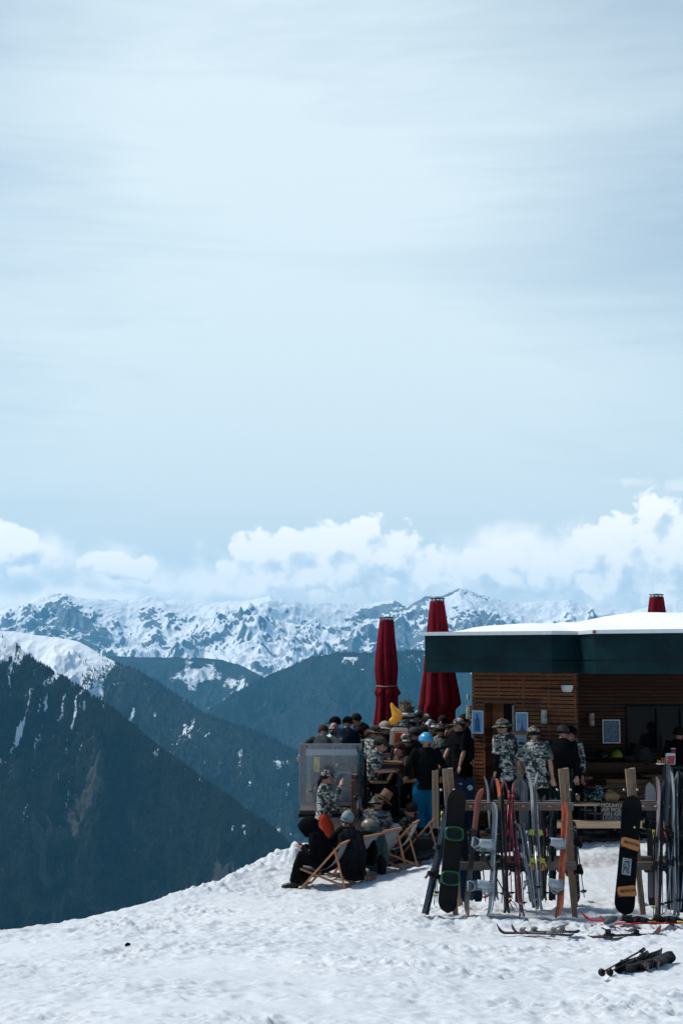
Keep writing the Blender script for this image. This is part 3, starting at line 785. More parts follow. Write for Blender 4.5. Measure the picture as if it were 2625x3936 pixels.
    if beard:
        e = MB(); e.ball(H((0, -.034, -.058)), (.060 * k, .068 * k, .052 * k), 14, 10, HR); e.build('beard', beard, T)
    # garments
    if top:
        c = MB(); g_ = .016
        L0 = -.10 - jacket_len
        loft(c, [ell(up((0, 0, L0)), .172 + g_, .135 + g_), ell(up((0, 0, 0)), .165 + g_, .125 + g_), ell(waist, .150 * fat + g_, .115 * fat + g_), ell(chest, .178 + g_, .125 * fat + g_), ell(up((0, 0, .475)), .172 + g_, .105 + g_), ell(up((0, 0, .535)), .125, .095), ell(up((0, 0, .560)), .074, .074)], 20)
        for s_ in (1, -1):
            S0, E, Wr = sh[s_], J['e', s_], J['w', s_]
            if sleeve == 'long': pts = [S0 + (chest - S0) * .3, S0, S0.lerp(E, .4), E, E.lerp(Wr, .5), E.lerp(Wr, .96)]; rr = [.075, .076, .068, .058, .052, .040]
            elif sleeve == 'short': pts = [S0 + (chest - S0) * .3, S0, S0.lerp(E, .4), S0.lerp(E, .92)]; rr = [.075, .078, .078, .078]
            else: pts = [S0 + (chest - S0) * .3, S0]; rr = [.07, .06]
            c.tube([sc(p) for p in pts], [x * k for x in rr], 12)
        c.build('shirt' if sleeve != 'long' else 'jacket', top, T, remesh=voxel * 1.15, relax=3, noise=.012 * k, nscale=9)
        if sleevemat:
            c = MB()
            for s_ in (1, -1):
                S0, E, Wr = sh[s_], J['e', s_], J['w', s_]
                c.tube([sc(S0.lerp(E, .6)), sc(E), sc(E.lerp(Wr, .5)), sc(E.lerp(Wr, .97))], [.062 * k, .056 * k, .05 * k, .038 * k], 12)
            c.build('undershirt_sleeves', sleevemat, T, noise=.008, nscale=10)
    if legs:
        c = MB()
        loft(c, [ell(up((0, 0, -.09)), .13, .11), ell(up((0, 0, -.0)), .165, .125), ell(up((0, 0, .09)), .15, .112)])
        for s_ in (1, -1):
            A_, K_, F_ = hj[s_], J['k', s_], J['f', s_]
            c.tube([sc(A_ + Vector((0, 0, .06))), sc(A_), sc(A_.lerp(K_, .45)), sc(K_), sc(K_.lerp(F_, .35)), sc(K_.lerp(F_, .75)), sc(F_ + Vector((0, 0, .02)))], [.085 * k, .108 * k, .100 * k * baggy, .084 * k * baggy, .083 * k * baggy, .085 * k * baggy, .088 * k * baggy], 12)
        c.build('trousers', legs, T, remesh=voxel * 1.15, relax=3, noise=.014 * k, nscale=8)
    if shoes:
        for s_ in (1, -1):
            c = MB(); F_ = J['f', s_]
            c.tube([sc(F_ + Vector((0, .01, .14))), sc(F_ + Vector((0, .01, .04))), sc(F_ + Vector((0, .0, -.02)))], [.065 * k, .066 * k, .06 * k], 10)
            c.tube([sc(F_ + Vector((0, .065, -.035))), sc(F_ + Vector((0, -.03, -.025))), sc(F_ + Vector((0, -.13, -.04))), sc(F_ + Vector((0, -.20, -.05)))], [(.048 * k, .045 * k), (.054 * k, .055 * k), (.052 * k, .04 * k), (.035 * k, .025 * k)], 10)
            c.build('boot', shoes, T, remesh=.012, relax=2)
    # hair
    if hair and not hood:
        c = MB(); r_ = {'short': .010, 'curly': .045, 'long': .012, 'tail': .010, 'bald': .003}[hairlen]
        if hairlen != 'bald':
            M_ = HR
            rows = []
            n_ = 18
            for j in range(9):
                ph = R(8 + j * 13)
                row = []
                for q in range(n_):
                    a = 2 * math.pi * q / n_
                    front = max(0, -math.sin(a))         # -Y is the face
                    ph2 = ph * (1 - .50 * front ** 1.2)
                    w = 1 + (.12 * math.sin(a * 5 + j * 2.1) + .10 * math.sin(a * 11 - j * 3) if hairlen == 'curly' else .02 * math.sin(a * 9 + j))
                    rr_ = (.078 + r_) * w
                    row.append(H((rr_ * math.sin(ph2) * math.cos(a), .012 + (.094 + r_) * w * math.sin(ph2) * math.sin(a), .028 + (.094 + r_ * (1.8 if hairlen == 'curly' else 1)) * w * math.cos(ph2))))
                rows.append(row)
            c.strip(rows, True, True); c.add(rows[0], [tuple(range(n_))], True)
            if hairlen == 'curly':
                rr0 = random.Random(5)
                for q in range(46):
                    a = rr0.uniform(0, 6.28); e_ = rr0.uniform(.1, 1.3)
                    p0 = Vector((.085 * math.cos(a) * math.cos(e_), .10 * math.sin(a) * math.cos(e_), .06 + .11 * math.sin(e_)))
                    if p0.y < -.055: continue
                    d_ = p0.normalized(); s1 = Vector((rr0.uniform(-1, 1), rr0.uniform(-1, 1), rr0.uniform(-.2, 1))) * .03
                    c.tube([H(p0), H(p0 + d_ * .04 + s1), H(p0 + d_ * .07 + s1 * 2.2)], [.012, .012, .007], 5)
            if hairlen == 'tail':
                c.tube([H((0, .09, 0)), H((.0, .13, -.06)), H((0, .135, -.16)), H((0, .12, -.28))], [.024, .03, .024, .012], 8)
            if hairlen == 'long':
                for s_ in (-1, 0, 1): c.tube([H((s_ * .055, .07 - abs(s_) * .03, .02)), H((s_ * .07, .085 - abs(s_) * .04, -.10)), H((s_ * .075, .08 - abs(s_) * .05, -.20))], [.035, .036, .016], 8)
            c.build('hair', hair, T, solid=.006)
    # headwear
    hm = headmat or top
    if head in ('cap', 'cap_back', 'beanie', 'bucket', 'patrol', 'helmet', 'snow_helmet'):
        c = MB(); n_ = 20; ex = {'cap': .016, 'cap_back': .016, 'beanie': .018, 'bucket': .018, 'patrol': .022, 'helmet': .038, 'snow_helmet': .040}[head]
        lo = {'cap': 82, 'cap_back': 84, 'beanie': 92, 'bucket': 82, 'patrol': 84, 'helmet': 104, 'snow_helmet': 100}[head]
        rows = []
        for j in range(9):
            ph = R(3 + (lo - 3) * j / 8); row = []
            for q in range(n_):
                a = 2 * math.pi * q / n_; fr_ = max(0, -math.sin(a))
                ph2 = ph * (1 - (.18 if head in ('helmet', 'snow_helmet', 'beanie') else 0) * fr_ * (j / 8))
                zz = math.cos(ph2)
                if head == 'patrol': zz = min(zz, .80)
                hx = .030 if head == 'beanie' else 0
                row.append(H(((.078 + ex) * math.sin(ph2) * math.cos(a), .010 + (.095 + ex) * math.sin(ph2) * math.sin(a), .030 + (.088 + ex + hx) * zz)))
            rows.append(row)
        c.strip(rows, True, True); c.add(rows[0], [tuple(range(n_))], True)
        if head in ('cap', 'cap_back', 'patrol'):
            sg = -1 if head != 'cap_back' else 1; rws = []
            for j in range(4):
                t_ = j / 3; row = []
                for q in range(9):
                    a = R(-58 + q * 14.5); x_ = math.sin(a) * (.088 + .0 * t_); y_ = sg * ((.095 + ex) * math.cos(a) * .98 + t_ * .075 * math.cos(a * 1.25))
                    row.append(H((x_, .01 + y_, .040 - .020 * t_ - .012 * abs(math.sin(a)) ** 2)))
                rws.append(row)
            c.strip(rws, True)
        if head == 'bucket':
            rws = []
            for j in range(4):
                rws.append([H(((.094 + .055 * j / 3) * math.cos(2 * math.pi * q / 20), .01 + (.111 + .058 * j / 3) * math.sin(2 * math.pi * q / 20), .040 - .028 * j / 3 + .006 * math.sin(q * 1.3))) for q in range(20)])
            c.strip(rws, True, True)
        nm = {'cap': 'cap', 'cap_back': 'cap', 'beanie': 'beanie', 'bucket': 'bucket_hat', 'patrol': 'cap', 'helmet': 'helmet', 'snow_helmet': 'helmet'}[head]
        c.build(nm, hm, T, solid=.006)
        if head == 'beanie':
            c = MB(); c.lathe([(.092, -.0), (.099, .008), (.099, .034), (.090, .042)], (0, 0, 0), 20)
            c.v = [H((v[0], .010 + v[1] * 1.15, v[2] + .012)) for v in c.v]; c.build('cuff', hm, T)
    if head == 'bandana':
        c = MB(); c.ball(H((0, .014, .042)), (.090 * k, .105 * k, .088 * k), 16, 10, HR); c.tube([H((0, .10, .02)), H((.02, .15, -.04))], [.02, .012], 6); c.build('bandana', hm, T)
    if headband:
        c = MB(); c.lathe([(.080, -.02), (.097, -.018), (.097, .022), (.080, .024)], (0, 0, 0), 20)
        hb_ = 1.36 if hairlen == 'curly' else 1.0; c.v = [H((v[0] * hb_, .010 + v[1] * 1.15 * hb_, v[2] * hb_ + .035)) for v in c.v]; c.build('headband', headband, T)
    if hood:
        c = MB(); rws = []
        for j in range(9):
            t_ = j / 8; row = []; n_ = 18
            r1 = .080 + .022 * math.sin(math.pi * min(1, t_ * 1.2)) 
            for q in range(n_):
                a = 2 * math.pi * q / n_
                y_ = -.115 + t_ * .265; rad = r1 * (1 if t_ < .7 else math.sqrt(max(.02, 1 - ((t_ - .7) / .3) ** 2)))
                row.append(H((rad * math.cos(a) * .98, y_, .006 + rad * 1.28 * math.sin(a))))
            rws.append(row)
        c.strip(rws, True, True); c.add(rws[-1], [tuple(range(18))], True)
        c.tube([H((0, .03, -.06)), sc(up((0, .02, .44)))], [.085 * k, .12 * k], 14)
        c.build('hood', hm, T, solid=.01)
    T['_'] = 0; del T['_']
    return T, dict(H=H, J=J, sc=sc, up=up, hip=hip, RL=RL)
def wpt(T, v): return T.matrix_basis @ Vector(v)

# ================================================================== mountain bar building
WD = wood('cladding_wood', (.20, .075, .030), 1, 0)
WDK = wood('stained_wood', (.085, .036, .018), 1, 0)
WDP = wood('pale_pine', (.66, .42, .25), 1, 0, dark=.75)
WDR = wood('rack_wood', (.27, .175, .115), 1, 2, dark=.6)
WDRX = wood('rack_beam_wood', (.20, .155, .13), 1, 0, dark=.6)
TEAL = mat('teal_sheet_metal', (.003, .020, .024), .5, .0, var=.3, scale=2.2, bump=.1, bscale=3, spec=.12)
BARP = thing('bar_building', 'wood slatted mountain bar with dark teal roof edge and snow on its flat roof', 'building', (3.5, 26, .45))
Fp = [(-0.0 + 1.47, 25.2), (3.54, 24.1), (4.01, 24.25), (4.12, 23.3), (9.0, 20.25)]
ZT, ZB = 3.815, 3.17
def wallstrip(mb, pts, z0, z1, th):
    """vertical band of thickness th behind the polyline"""
    n_ = len(pts); nr = []
    for i in range(n_):
        a = Vector(pts[max(0, i - 1)]); b = Vector(pts[min(n_ - 1, i + 1)]); d = (b - a).normalized(); nr.append(Vector((-d.y, d.x)) * th)
    vs = []
    for i, p in enumerate(pts):
        q = Vector(p) + nr[i]
        vs += [(p[0], p[1], z0), (p[0], p[1], z1), (q.x, q.y, z1), (q.x, q.y, z0)]
    fs = [(i * 4 + k, i * 4 + (k + 1) % 4, i * 4 + 4 + (k + 1) % 4, i * 4 + 4 + k) for i in range(n_ - 1) for k in range(4)] + [(3, 2, 1, 0), tuple((n_ - 1) * 4 + k for k in range(4))]
    mb.add(vs, fs)
side = [(3.0, 32.0), (2.40, 27.3)] + Fp
m = MB(); wallstrip(m, side, ZB, ZB + .200, .05); wallstrip(m, side, ZB + .222, ZT, .05)
fa = m.build('fascia', TEAL, BARP, world=True)
inn = [(p[0] + (.018 if i < 3 else .004), p[1] + .022) for i, p in enumerate(side)]
m = MB(); wallstrip(m, inn, ZB + .195, ZB + .227, .02); m.build('fascia_joint', PLB, fa, world=True)
m = MB(); out_ = [(2.92, 32.0), (2.32, 27.34), (1.395, 25.12), (3.53, 23.99), (3.99, 24.13), (4.07, 23.20), (9.0, 20.12)]
wallstrip(m, out_, ZT, ZT + .062, .22)
m.build('roof_edge_trim', mat('white_coping', (.62, .65, .67), .4, .1, var=.06), BARP, world=True)
m = MB(); a_ = at(2285, 2433, 23.18)
m.ball((4.10, 23.17, ZT + .03), .028, 8, 6)
m.build('trim_joint', mat('joint_brown', (.16, .05, .035), .5), BARP, world=True)
# roof deck and soffit
m = MB(); pl = [(1.56, 25.27), (3.55, 24.2), (4.02, 24.36), (4.17, 23.4), (9, 20.45), (9, 32), (3.08, 31.9), (2.46, 27.25)]
n_ = len(pl)
for (z0, z1) in ((3.30, 3.36),): m.add([(p[0], p[1], z0) for p in pl] + [(p[0], p[1], z1) for p in pl], [tuple(range(n_))[::-1], tuple(range(n_, 2 * n_))] + [(i, (i + 1) % n_, (i + 1) % n_ + n_, i + n_) for i in range(n_)])
m.build('roof', mat('soffit_board', (.03, .018, .012), .8), BARP, world=True)
# snow lying on the roof
xs_ = np.linspace(1.52, 9.0, 170); v_ = np.linspace(0, 1, 90); UU, VV = np.meshgrid(xs_, v_)
fy_ = np.interp(UU, [1.39, 3.53, 3.99, 4.07, 9], [25.2, 24.08, 24.22, 23.32, 20.24]); by_ = np.interp(UU, [1.47, 2.40, 3.05], [25.3, 27.3, 31.9]); YY = fy_ + VV * (by_ - fy_)
th = np.interp(UU, [1.5, 2.0, 2.4, 2.7, 3.2, 4.7, 5.1, 5.7, 9], [.0, .06, .12, .16, .19, .24, .34, .46, .48]) 
ed = (1 - (1 - np.clip((YY - fy_) / (2.0 + np.clip(UU - 3.4, 0, 3) * 1.9), 0, 1)) ** 2) * np.clip((by_ - YY) / 1.0, 0, 1) ** .6
ZZ = ZT + .045 + th * ed * (1 + fbm(UU / 2.6, YY / 2.6, 3, 400) * .07) + fbm(UU / .4, YY / .4, 3, 401) * .008
vs = np.stack([UU, YY, ZZ], -1); rows = [[tuple(p) for p in r_] for r_ in vs]
m = MB(); m.strip(rows); m.build('roof_snow', mat('roof_snow', (.86, .87, .88), .6, var=.02, bump=.3, bscale=6), BARP, world=True)
# walls: W1 left front, W2 recessed right
A1 = at(1815, 2600, 25.9); A2 = at(2216, 2600, 24.85)
W1a = Vector((A1.x, A1.y, 0)); W1b = Vector((A2.x, A2.y, 0)); w1d = (W1b - W1a).normalized(); w1n = Vector((w1d.y, -w1d.x, 0)); W1L = (W1b - W1a).length
def w1(px, py, off=0):
    """point on wall 1 seen at a photo pixel"""
    d = at(px, py, 1.0) - Vector((0, 0, CAM_Z)); o_ = Vector((0, 0, CAM_Z)); k = (W1a + w1n * off - o_).dot(w1n) / d.dot(w1n); return o_ + d * k
W2Y = 27.1
def w2(px, py, off=0): return at(px, py, W2Y - off)
DZ = .45
rng = random.Random(3)
def slats(mb, a, d, L, z0, z1, n, holes=(), pitch=.0685, h=.050, t=.024, off=.02):
    z = z1 - h / 2
    while z > z0:
        segs = [(0, L)]
        for (u0, u1, y0, y1) in holes:
            if y0 < z < y1:
                ns = []
                for (s0, s1) in segs:
                    if u0 > s0: ns.append((s0, min(u0, s1)))
                    if u1 < s1: ns.append((max(u1, s0), s1))
                    if u0 >= s1 or u1 <= s0: ns = [(s0, s1)]
                segs = ns
        for (s0, s1) in segs:
            if s1 - s0 < .03: continue
            # a board is sawn to length; joints and small offsets vary
            c = s0; 
            while c < s1 - .01:
                e = min(s1, c + rng.choice([1.37, 2.05, 1.72])); 
                if s1 - e < .15: e = s1
                mid = Vector(a) + d * ((c + e) / 2) + n * (off + rng.uniform(-.003, .003)); mid.z = z + rng.uniform(-.004, .004)
                mb.box(mid, (e - c - .004, t, h + rng.uniform(-.004, .002)), Matrix((d, -n, Vector((0, 0, 1)))).transposed() @ Matrix.Rotation(rng.uniform(-.0015, .0015), 3, 'Y'))
                c = e
        z -= pitch
du = lambda px: (w1(px, 2800) - W1a).dot(w1d)
uL, uR = du(1866), du(1980); dz_top = w1(1900, 2701).z
m = MB(); slats(m, W1a, w1d, W1L, DZ, ZB - .01, w1n, holes=[(uL, uR, DZ - 1, dz_top)])
for u0 in [.03] + [W1L * q for q in (.26, .5, .74)] + [W1L - .03]:
    if uL < u0 < uR: m.box((W1a + w1d * u0) + Vector((0, 0, (dz_top + ZB) / 2)), (.035, .03, ZB - dz_top), Matrix((w1d, -w1n, Vector((0, 0, 1)))).transposed())
    else: m.box((W1a + w1d * u0) + Vector((0, 0, (DZ + ZB) / 2)), (.035, .03, ZB - DZ), Matrix((w1d, -w1n, Vector((0, 0, 1)))).transposed())
m.build('wood_cladding', WD, BARP, world=True); m = MB()
# return wall from W1 to W2
rd = Vector((.02, 1, 0)).normalized(); rn = Vector((1, -.02, 0)).normalized()
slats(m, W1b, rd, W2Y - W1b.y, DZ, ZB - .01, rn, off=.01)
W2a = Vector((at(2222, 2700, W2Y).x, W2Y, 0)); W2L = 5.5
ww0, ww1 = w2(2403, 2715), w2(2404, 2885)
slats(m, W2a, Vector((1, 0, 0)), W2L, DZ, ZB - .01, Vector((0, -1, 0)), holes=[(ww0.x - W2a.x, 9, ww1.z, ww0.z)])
m.build('wood_cladding', wood('shaded_cladding_wood', (.085, .034, .017), 1, 0), BARP, world=True); m = MB()  # same cladding as W1; the recess's deeper shade is put into a darker wood colour
slats(m, W1a + Vector((.02, .03, 0)), Vector((.14, 1, 0)).normalized(), 4.0, DZ, ZB - .01, Vector((-1, .14, 0)).normalized(), off=.0)
m.build('wood_cladding', WD, BARP, world=True)
# dark backing behind the slats, with the door opening left free
m = MB(); B3 = Matrix((w1d, -w1n, Vector((0, 0, 1)))).transposed(); hz = (DZ + ZB + .12) / 2; hh = ZB + .12 - DZ
m.box(W1a + w1d * (uL / 2) - w1n * .05 + Vector((0, 0, hz)), (uL - .01, .06, hh), B3)
m.box(W1a + w1d * ((uR + W1L) / 2) - w1n * .05 + Vector((0, 0, hz)), (W1L - uR - .01, .06, hh), B3)
m.box(W1a + w1d * ((uL + uR) / 2) - w1n * .05 + Vector((0, 0, (dz_top + ZB + .12) / 2)), (uR - uL, .055, ZB + .12 - dz_top), B3)
m.box((W1b.x - .03, (W1b.y + W2Y) / 2 + .05, hz), (.06, W2Y - W1b.y, hh))
wx0 = ww0.x
m.box(((W2a.x + wx0) / 2, W2Y + .05, hz), (wx0 - W2a.x, .06, hh)); m.box((wx0 + 2.4, W2Y + .05, (ww0.z + ZB + .12) / 2), (4.8, .058, ZB + .12 - ww0.z)); m.box((wx0 + 2.4, W2Y + .05, (DZ + ww1.z) / 2), (4.8, .058, ww1.z - DZ))
m.box((W1a.x + .38, 28.2, hz), (.06, 4.2, hh), Matrix.Rotation(-.14, 3, 'Z'))
m.box((6.2, 31.3, hz), (6.4, .06, hh)); m.box((6, 29, DZ - .02), (9, 5, .04))
m.build('wall', mat('dark_wall_backing', (.012, .008, .007), .9), BARP, world=True)
# doorway: jambs, head and a glazed door standing open
m = MB(); JW = .30
for u0 in (uL - .01, uR + .01): m.box(W1a + w1d * u0 - w1n * (JW / 2 - .04) + Vector((0, 0, (DZ + dz_top) / 2)), (.03, JW, dz_top - DZ), B3)
m.box(W1a + w1d * ((uL + uR) / 2) - w1n * (JW / 2 - .04) + Vector((0, 0, dz_top + .002)), (uR - uL + .05, JW, .03), B3)
m.box(W1a + w1d * (uL + .12) - w1n * .30 + Vector((0, 0, (DZ + dz_top) / 2)), (.22, .05, dz_top - DZ - .01), B3)
df = m.build('door_frame', WD, BARP, world=True)
m = MB(); u1 = du(1957); m.box(W1a + w1d * ((u1 + uR) / 2) - w1n * .12 + Vector((0, 0, (DZ + dz_top) / 2 + .15)), (uR - u1 - .02, .02, dz_top - DZ - .40), B3)
m.build('door_pane', mat('painted_reflection_door_glass', (.16, .20, .23), .12, var=.35, scale=3), df, world=False) if False else m.build('door_pane', mat('painted_reflection_door_glass', (.20, .24, .28), .12, var=.5, scale=3), BARP, world=True)  # pale mottled base colour paints in the landscape reflection on the pane
# window on the recessed wall
wf = MB(); zc_ = (ww0.z + ww1.z) / 2; hw = ww0.z - ww1.z
for x in (wx0 + .03, wx0 + .60, wx0 + 1.05, wx0 + 1.6, wx0 + 2.6): wf.box((x, W2Y - .03, zc_), (.05, .07, hw))
wf.box((wx0 + 2.4, W2Y - .031, ww0.z - .02), (4.8, .07, .04)); wf.box((wx0 + 2.4, W2Y - .031, ww1.z + .02), (4.8, .07, .04))
wfo = wf.build('window', METB, BARP, world=True)
pn = MB(); pn.box((wx0 + 2.4, W2Y + .02, zc_), (4.75, .012, hw)); 
gm, gn, gb = pbsdf('dark_window_glass'); gco = gn.new('ShaderNodeTexCoord').outputs['Object']
gb.inputs['Base Color'].default_value = (.008, .011, .013, 1); gb.inputs['Roughness'].default_value = .06; gb.inputs['Specular IOR Level'].default_value = .09
bp = gn.new('ShaderNodeBump'); bp.inputs['Strength'].default_value = .06; gn.l.new(gn.noise(gco, 2, 3), bp.inputs['Height']); gn.l.new(bp.outputs[0], gb.inputs['Normal'])
p_ = pn.build('pane', gm, BARP, world=True); p_.parent = wfo
# pane shares the building's frame through the window part
# ledge under the window
m = MB(); la = w2(2236, 2950, .55); zl = at(2400, 2930, W2Y - .55).z
m.box(((la.x + 9) / 2, W2Y - .32, zl - .07), (9 - la.x, .60, .13), bev=.006); m.box(((la.x + 9) / 2, W2Y - .30, zl - .16), (9 - la.x, .5, .05))
for x in (la.x + .1, la.x + 1.4, la.x + 2.8): m.box((x, W2Y - .35, (zl - .19 + DZ) / 2), (.09, .09, zl - .19 - DZ))
m.build('window_ledge', wood('ledge_wood', (.10, .05, .028), 1, 0), BARP, world=True)

# wall fittings
def poster(label, fpt, x0, y0, x1, y1, art, n, d):
    c = (fpt(x0, y0, .055) + fpt(x1, y1, .055)) / 2; w = (fpt(x1, y0, .055) - fpt(x0, y0, .055)).length; h = (fpt(x0, y0) - fpt(x0, y1)).length
    M = Matrix((d, -n, Vector((0, 0, 1)))).transposed().to_4x4(); M.translation = c
    T = thing('poster', label, 'poster', M=M)
    m = MB(); m.box((0, 0, 0), (w, .02, h)); m.build('backing', mat('poster_blue_' + art, {'bottle': (.12, .30, .50), 'lake': (.10, .26, .44), 'menu': (.018, .10, .19)}[art], .35, var=.25, scale=6), T)
    m = MB()
    for sx in (-1, 1): m.box((sx * (w / 2), -.004, 0), (.016, .034, h + .016))
    for sz in (-1, 1): m.box((0, -.005, sz * (h / 2)), (w - .016, .034, .016))
    m.build('frame', mat('silver_frame', (.50, .56, .60), .35, .3), T)
    m = MB()
    if art == 'bottle':
        pr = [(-.045, -.17), (.045, -.17), (.045, .03), (.02, .09), (.017, .16), (-.017, .16), (-.02, .09), (-.045, .03)]
        m.prism([(x * w / .2 - .01, z * h / .42) for x, z in pr], .004, c=(0, -.0125, 0))
    elif art == 'lake':
        m.prism([(-.08 * w / .2, -.18 * h / .4), (.085 * w / .2, -.18 * h / .4), (.03, -.09), (.015, -.02), (.0, .05), (-.012, -.03), (-.03, -.10)], .004, c=(0, -.0125, 0))
    if art != 'menu': m.build('print', mat('poster_dark_blue', (.012, .07, .20), .4, var=.3, scale=20), T)
    if art == 'menu':
        m = MB(); rr = random.Random(len(label))
        for q in range(15):
            z = h * .42 - q * h * .058; x = -w * .38
            if q in (3, 8): continue
            while x < w * .34:
                l = rr.uniform(.008, .03)
                if rr.random() < .72: m.box((x + l / 2, -.012, z + rr.uniform(-.001, .001)), (l, .004, rr.choice([.005, .004])))
                x += l + .006
        m.build('print_marks', mat('poster_pale_marks', (.25, .42, .52), .5), T)
    return T
poster('narrow framed blue poster with a dark bottle, left of the doorway', w1, 1818, 2734, 1857, 2819, 'bottle', w1n, w1d)
poster('narrow framed blue poster right of the doorway above the menu stand', w1, 1986, 2741, 2029, 2820, 'lake', w1n, w1d)
poster('framed blue menu board with pale lines on the dark recessed wall', lambda a, b, o_=0: w2(a, b, o_), 2317, 2769, 2381, 2856, 'menu', Vector((0, -1, 0)), Vector((1, 0, 0)))
# white half-bowl lamp
def lamp(label, c, n, w=.23, h=.12):
    M = Matrix((Vector((-n.y, n.x, 0)), -n, Vector((0, 0, 1)))).transposed().to_4x4(); M.translation = c
    T = thing('wall_lamp', label, 'lamp', M=M, group='white lamps on the bar walls')
    m = MB(); rows = []
    for j in range(6):
        t_ = j / 5; r_ = w / 2 * (1 - .22 * t_ - .1 * t_ ** 3); rows.append([(r_ * math.cos(math.pi * q / 12), -r_ * .75 * math.sin(math.pi * q / 12) - .02, h / 2 - h * t_) for q in range(13)])
    m.strip(rows); m.add(rows[-1], [tuple(range(13))]); m.build('lamp_shade', mat('white_lamp_plaster', (.62, .64, .66), .5, var=.04), T, solid=.006)
    m = MB(); m.box((0, -.01, 0), (w * .5, .02, h * .8)); m.build('bracket', METB, T)
lamp('white half bowl wall lamp high on the slats right of the doorway', (w1(2182, 2647, .04)), w1n)
lamp('small white lamp sticking out at the left corner of the slatted wall', at(1803, 2681, 25.95), Vector((-1, 0, 0)), .10, .11)
def tin(label, c, col, top):
    T = thing('tin_wall_lamp', label, 'wall lamp', c, 0, 'tin tubes on the bar walls')
    m = MB(); m.lathe([(.055, -.11), (.057, -.105), (.055, .10), (.057, .108), (.05, .11)], n=18); m.build('tin', pattern('tin_print_' + col, (.50, .47, .40), (.10, .16, .10) if col == 'green' else (.35, .16, .06), 16, .5, .3), T)
    m = MB(); m.lathe([(.05, .111), (.052, .125), (.0, .126)], n=18); m.build('tin_rim', mat('tin_rim_' + top, (.32, .05, .03) if top == 'red' else (.5, .52, .52), .4), T)
    m = MB(); m.bar((0, .05, 0), (0, .16, 0), .04, .04); m.build('bracket', METB, T)
tin('printed green and white tin tube lamp on the slats right of the doorway', w1(2091, 2758, .12), 'green', 'grey')
tin('printed orange and white tin tube lamp on the dark recessed wall', w2(2273, 2768, .16), 'orange', 'grey')
tin('red topped dark tube at the left corner of the wall above the crowd', at(1803, 2741, 26.0), 'green', 'red')

# ================================================================== terrace decks
DK = wood('deck_wood', (.09, .06, .042), 1, 1)
UP = thing('upper_deck', 'raised wooden terrace on dark steel beams behind the glass screen', 'terrace', (.5, 27, .77))
zU = .77; x0 = at(1152, 3100, 25.4).x
m = MB()
for i in range(14): m.box(((x0 + 3.0) / 2, 25.45 + i * .36, zU - .02), (3.0 - x0, .35, .04))
m.build('deck_boards', DK, UP, world=True)
m = MB(); zb = at(1200, 3140, 25.3).z; xl = at(1147, 3120, 25.3).x; xr = at(1420, 3120, 25.3).x
for (y_) in (25.3, 27.5, 29.6):
    m.box(((xl + xr) / 2 + .3, y_, (zU - .05 + zb) / 2), (xr - xl + .6, .02, zU - .05 - zb)); m.box(((xl + xr) / 2 + .3, y_ - .03, zU - .055), (xr - xl + .66, .12, .015)); m.box(((xl + xr) / 2 + .28, y_ - .03, zb), (xr - xl + .7, .12, .015)); m.build('steel_beam', METB, UP, world=True); m = MB()
m = MB(); m.box((at(1386, 3190, 25.8).x, 26.2, (zb + -.6) / 2), (at(1500, 3190, 25.8).x - at(1272, 3190, 25.8).x, 1.0, zb + .6)); 
m.build('concrete_footing', mat('grey_concrete', (.22, .21, .20), .9, var=.25, scale=7, bump=.5, bscale=20), UP, world=True)
LW = thing('lower_deck', 'low dark wooden deck under the tables in front of the bar', 'terrace', (3.5, 25, .42))
m = MB(); fr_ = [(at(1500, 3200, 24.35).x, 24.35), (at(1830, 3200, 24.15).x, 24.15), (4.2, 24.05), (9.0, 23.7)]
for i in range(len(fr_) - 1):
    a, b = fr_[i], fr_[i + 1]; m.add([(a[0], a[1], .44), (b[0], b[1], .44), (b[0], 29, .44), (a[0], 29, .44), (a[0], a[1], .40), (b[0], b[1], .40)], [(0, 1, 2, 3), (0, 4, 5, 1)])
m.build('deck_boards', mat('dark_wet_boards', (.022, .015, .012), .6, var=.4, scale=5), LW, world=True)
m = MB()
for i in range(len(fr_) - 1):
    a, b = fr_[i], fr_[i + 1]; m.add([(a[0], a[1] + .04, .40), (b[0], b[1] + .04, .40), (b[0], b[1] + .04, -.5), (a[0], a[1] + .04, -.5)], [(0, 1, 2, 3)])
m.build('skirt_board', mat('dark_skirt', (.010, .008, .008), .9, var=.4), LW, world=True)

# glass wind screen
gx0, gx1, gy_s = at(1150, 2980, 25.2).x, at(1392, 2980, 25.2).x, 25.2; gt = at(1200, 2860, 25.2).z; gb0 = at(1200, 3098, 25.2).z
T = thing('glass_screen', 'grey framed glass wind screen at the left end of the terrace', 'wind screen', ((gx0 + gx1) / 2, gy_s, gb0))
FR = mat('grey_alu', (.19, .19, .195), .45, .3, var=.08); m = MB()
for x, w_ in ((gx0 + .02, .035), (gx0 + .06, .03), (gx0 + .095, .03)): m.box((x, gy_s, (gt + gb0) / 2), (w_, .05, gt - gb0), bev=.004)
m.box((gx1 - .02, gy_s, (gt + gb0) / 2), (.04, .05, gt - gb0)); m.box(((gx0 + gx1) / 2, gy_s - .002, gt - .012), (gx1 - gx0, .055, .025)); m.box(((gx0 + gx1) / 2, gy_s - .002, gb0 + .03), (gx1 - gx0, .055, .06))
m.box(((gx0 + gx1) / 2 + .05, gy_s - .003, at(1200, 3025, 25.2).z), (gx1 - gx0 - .13, .03, .014))

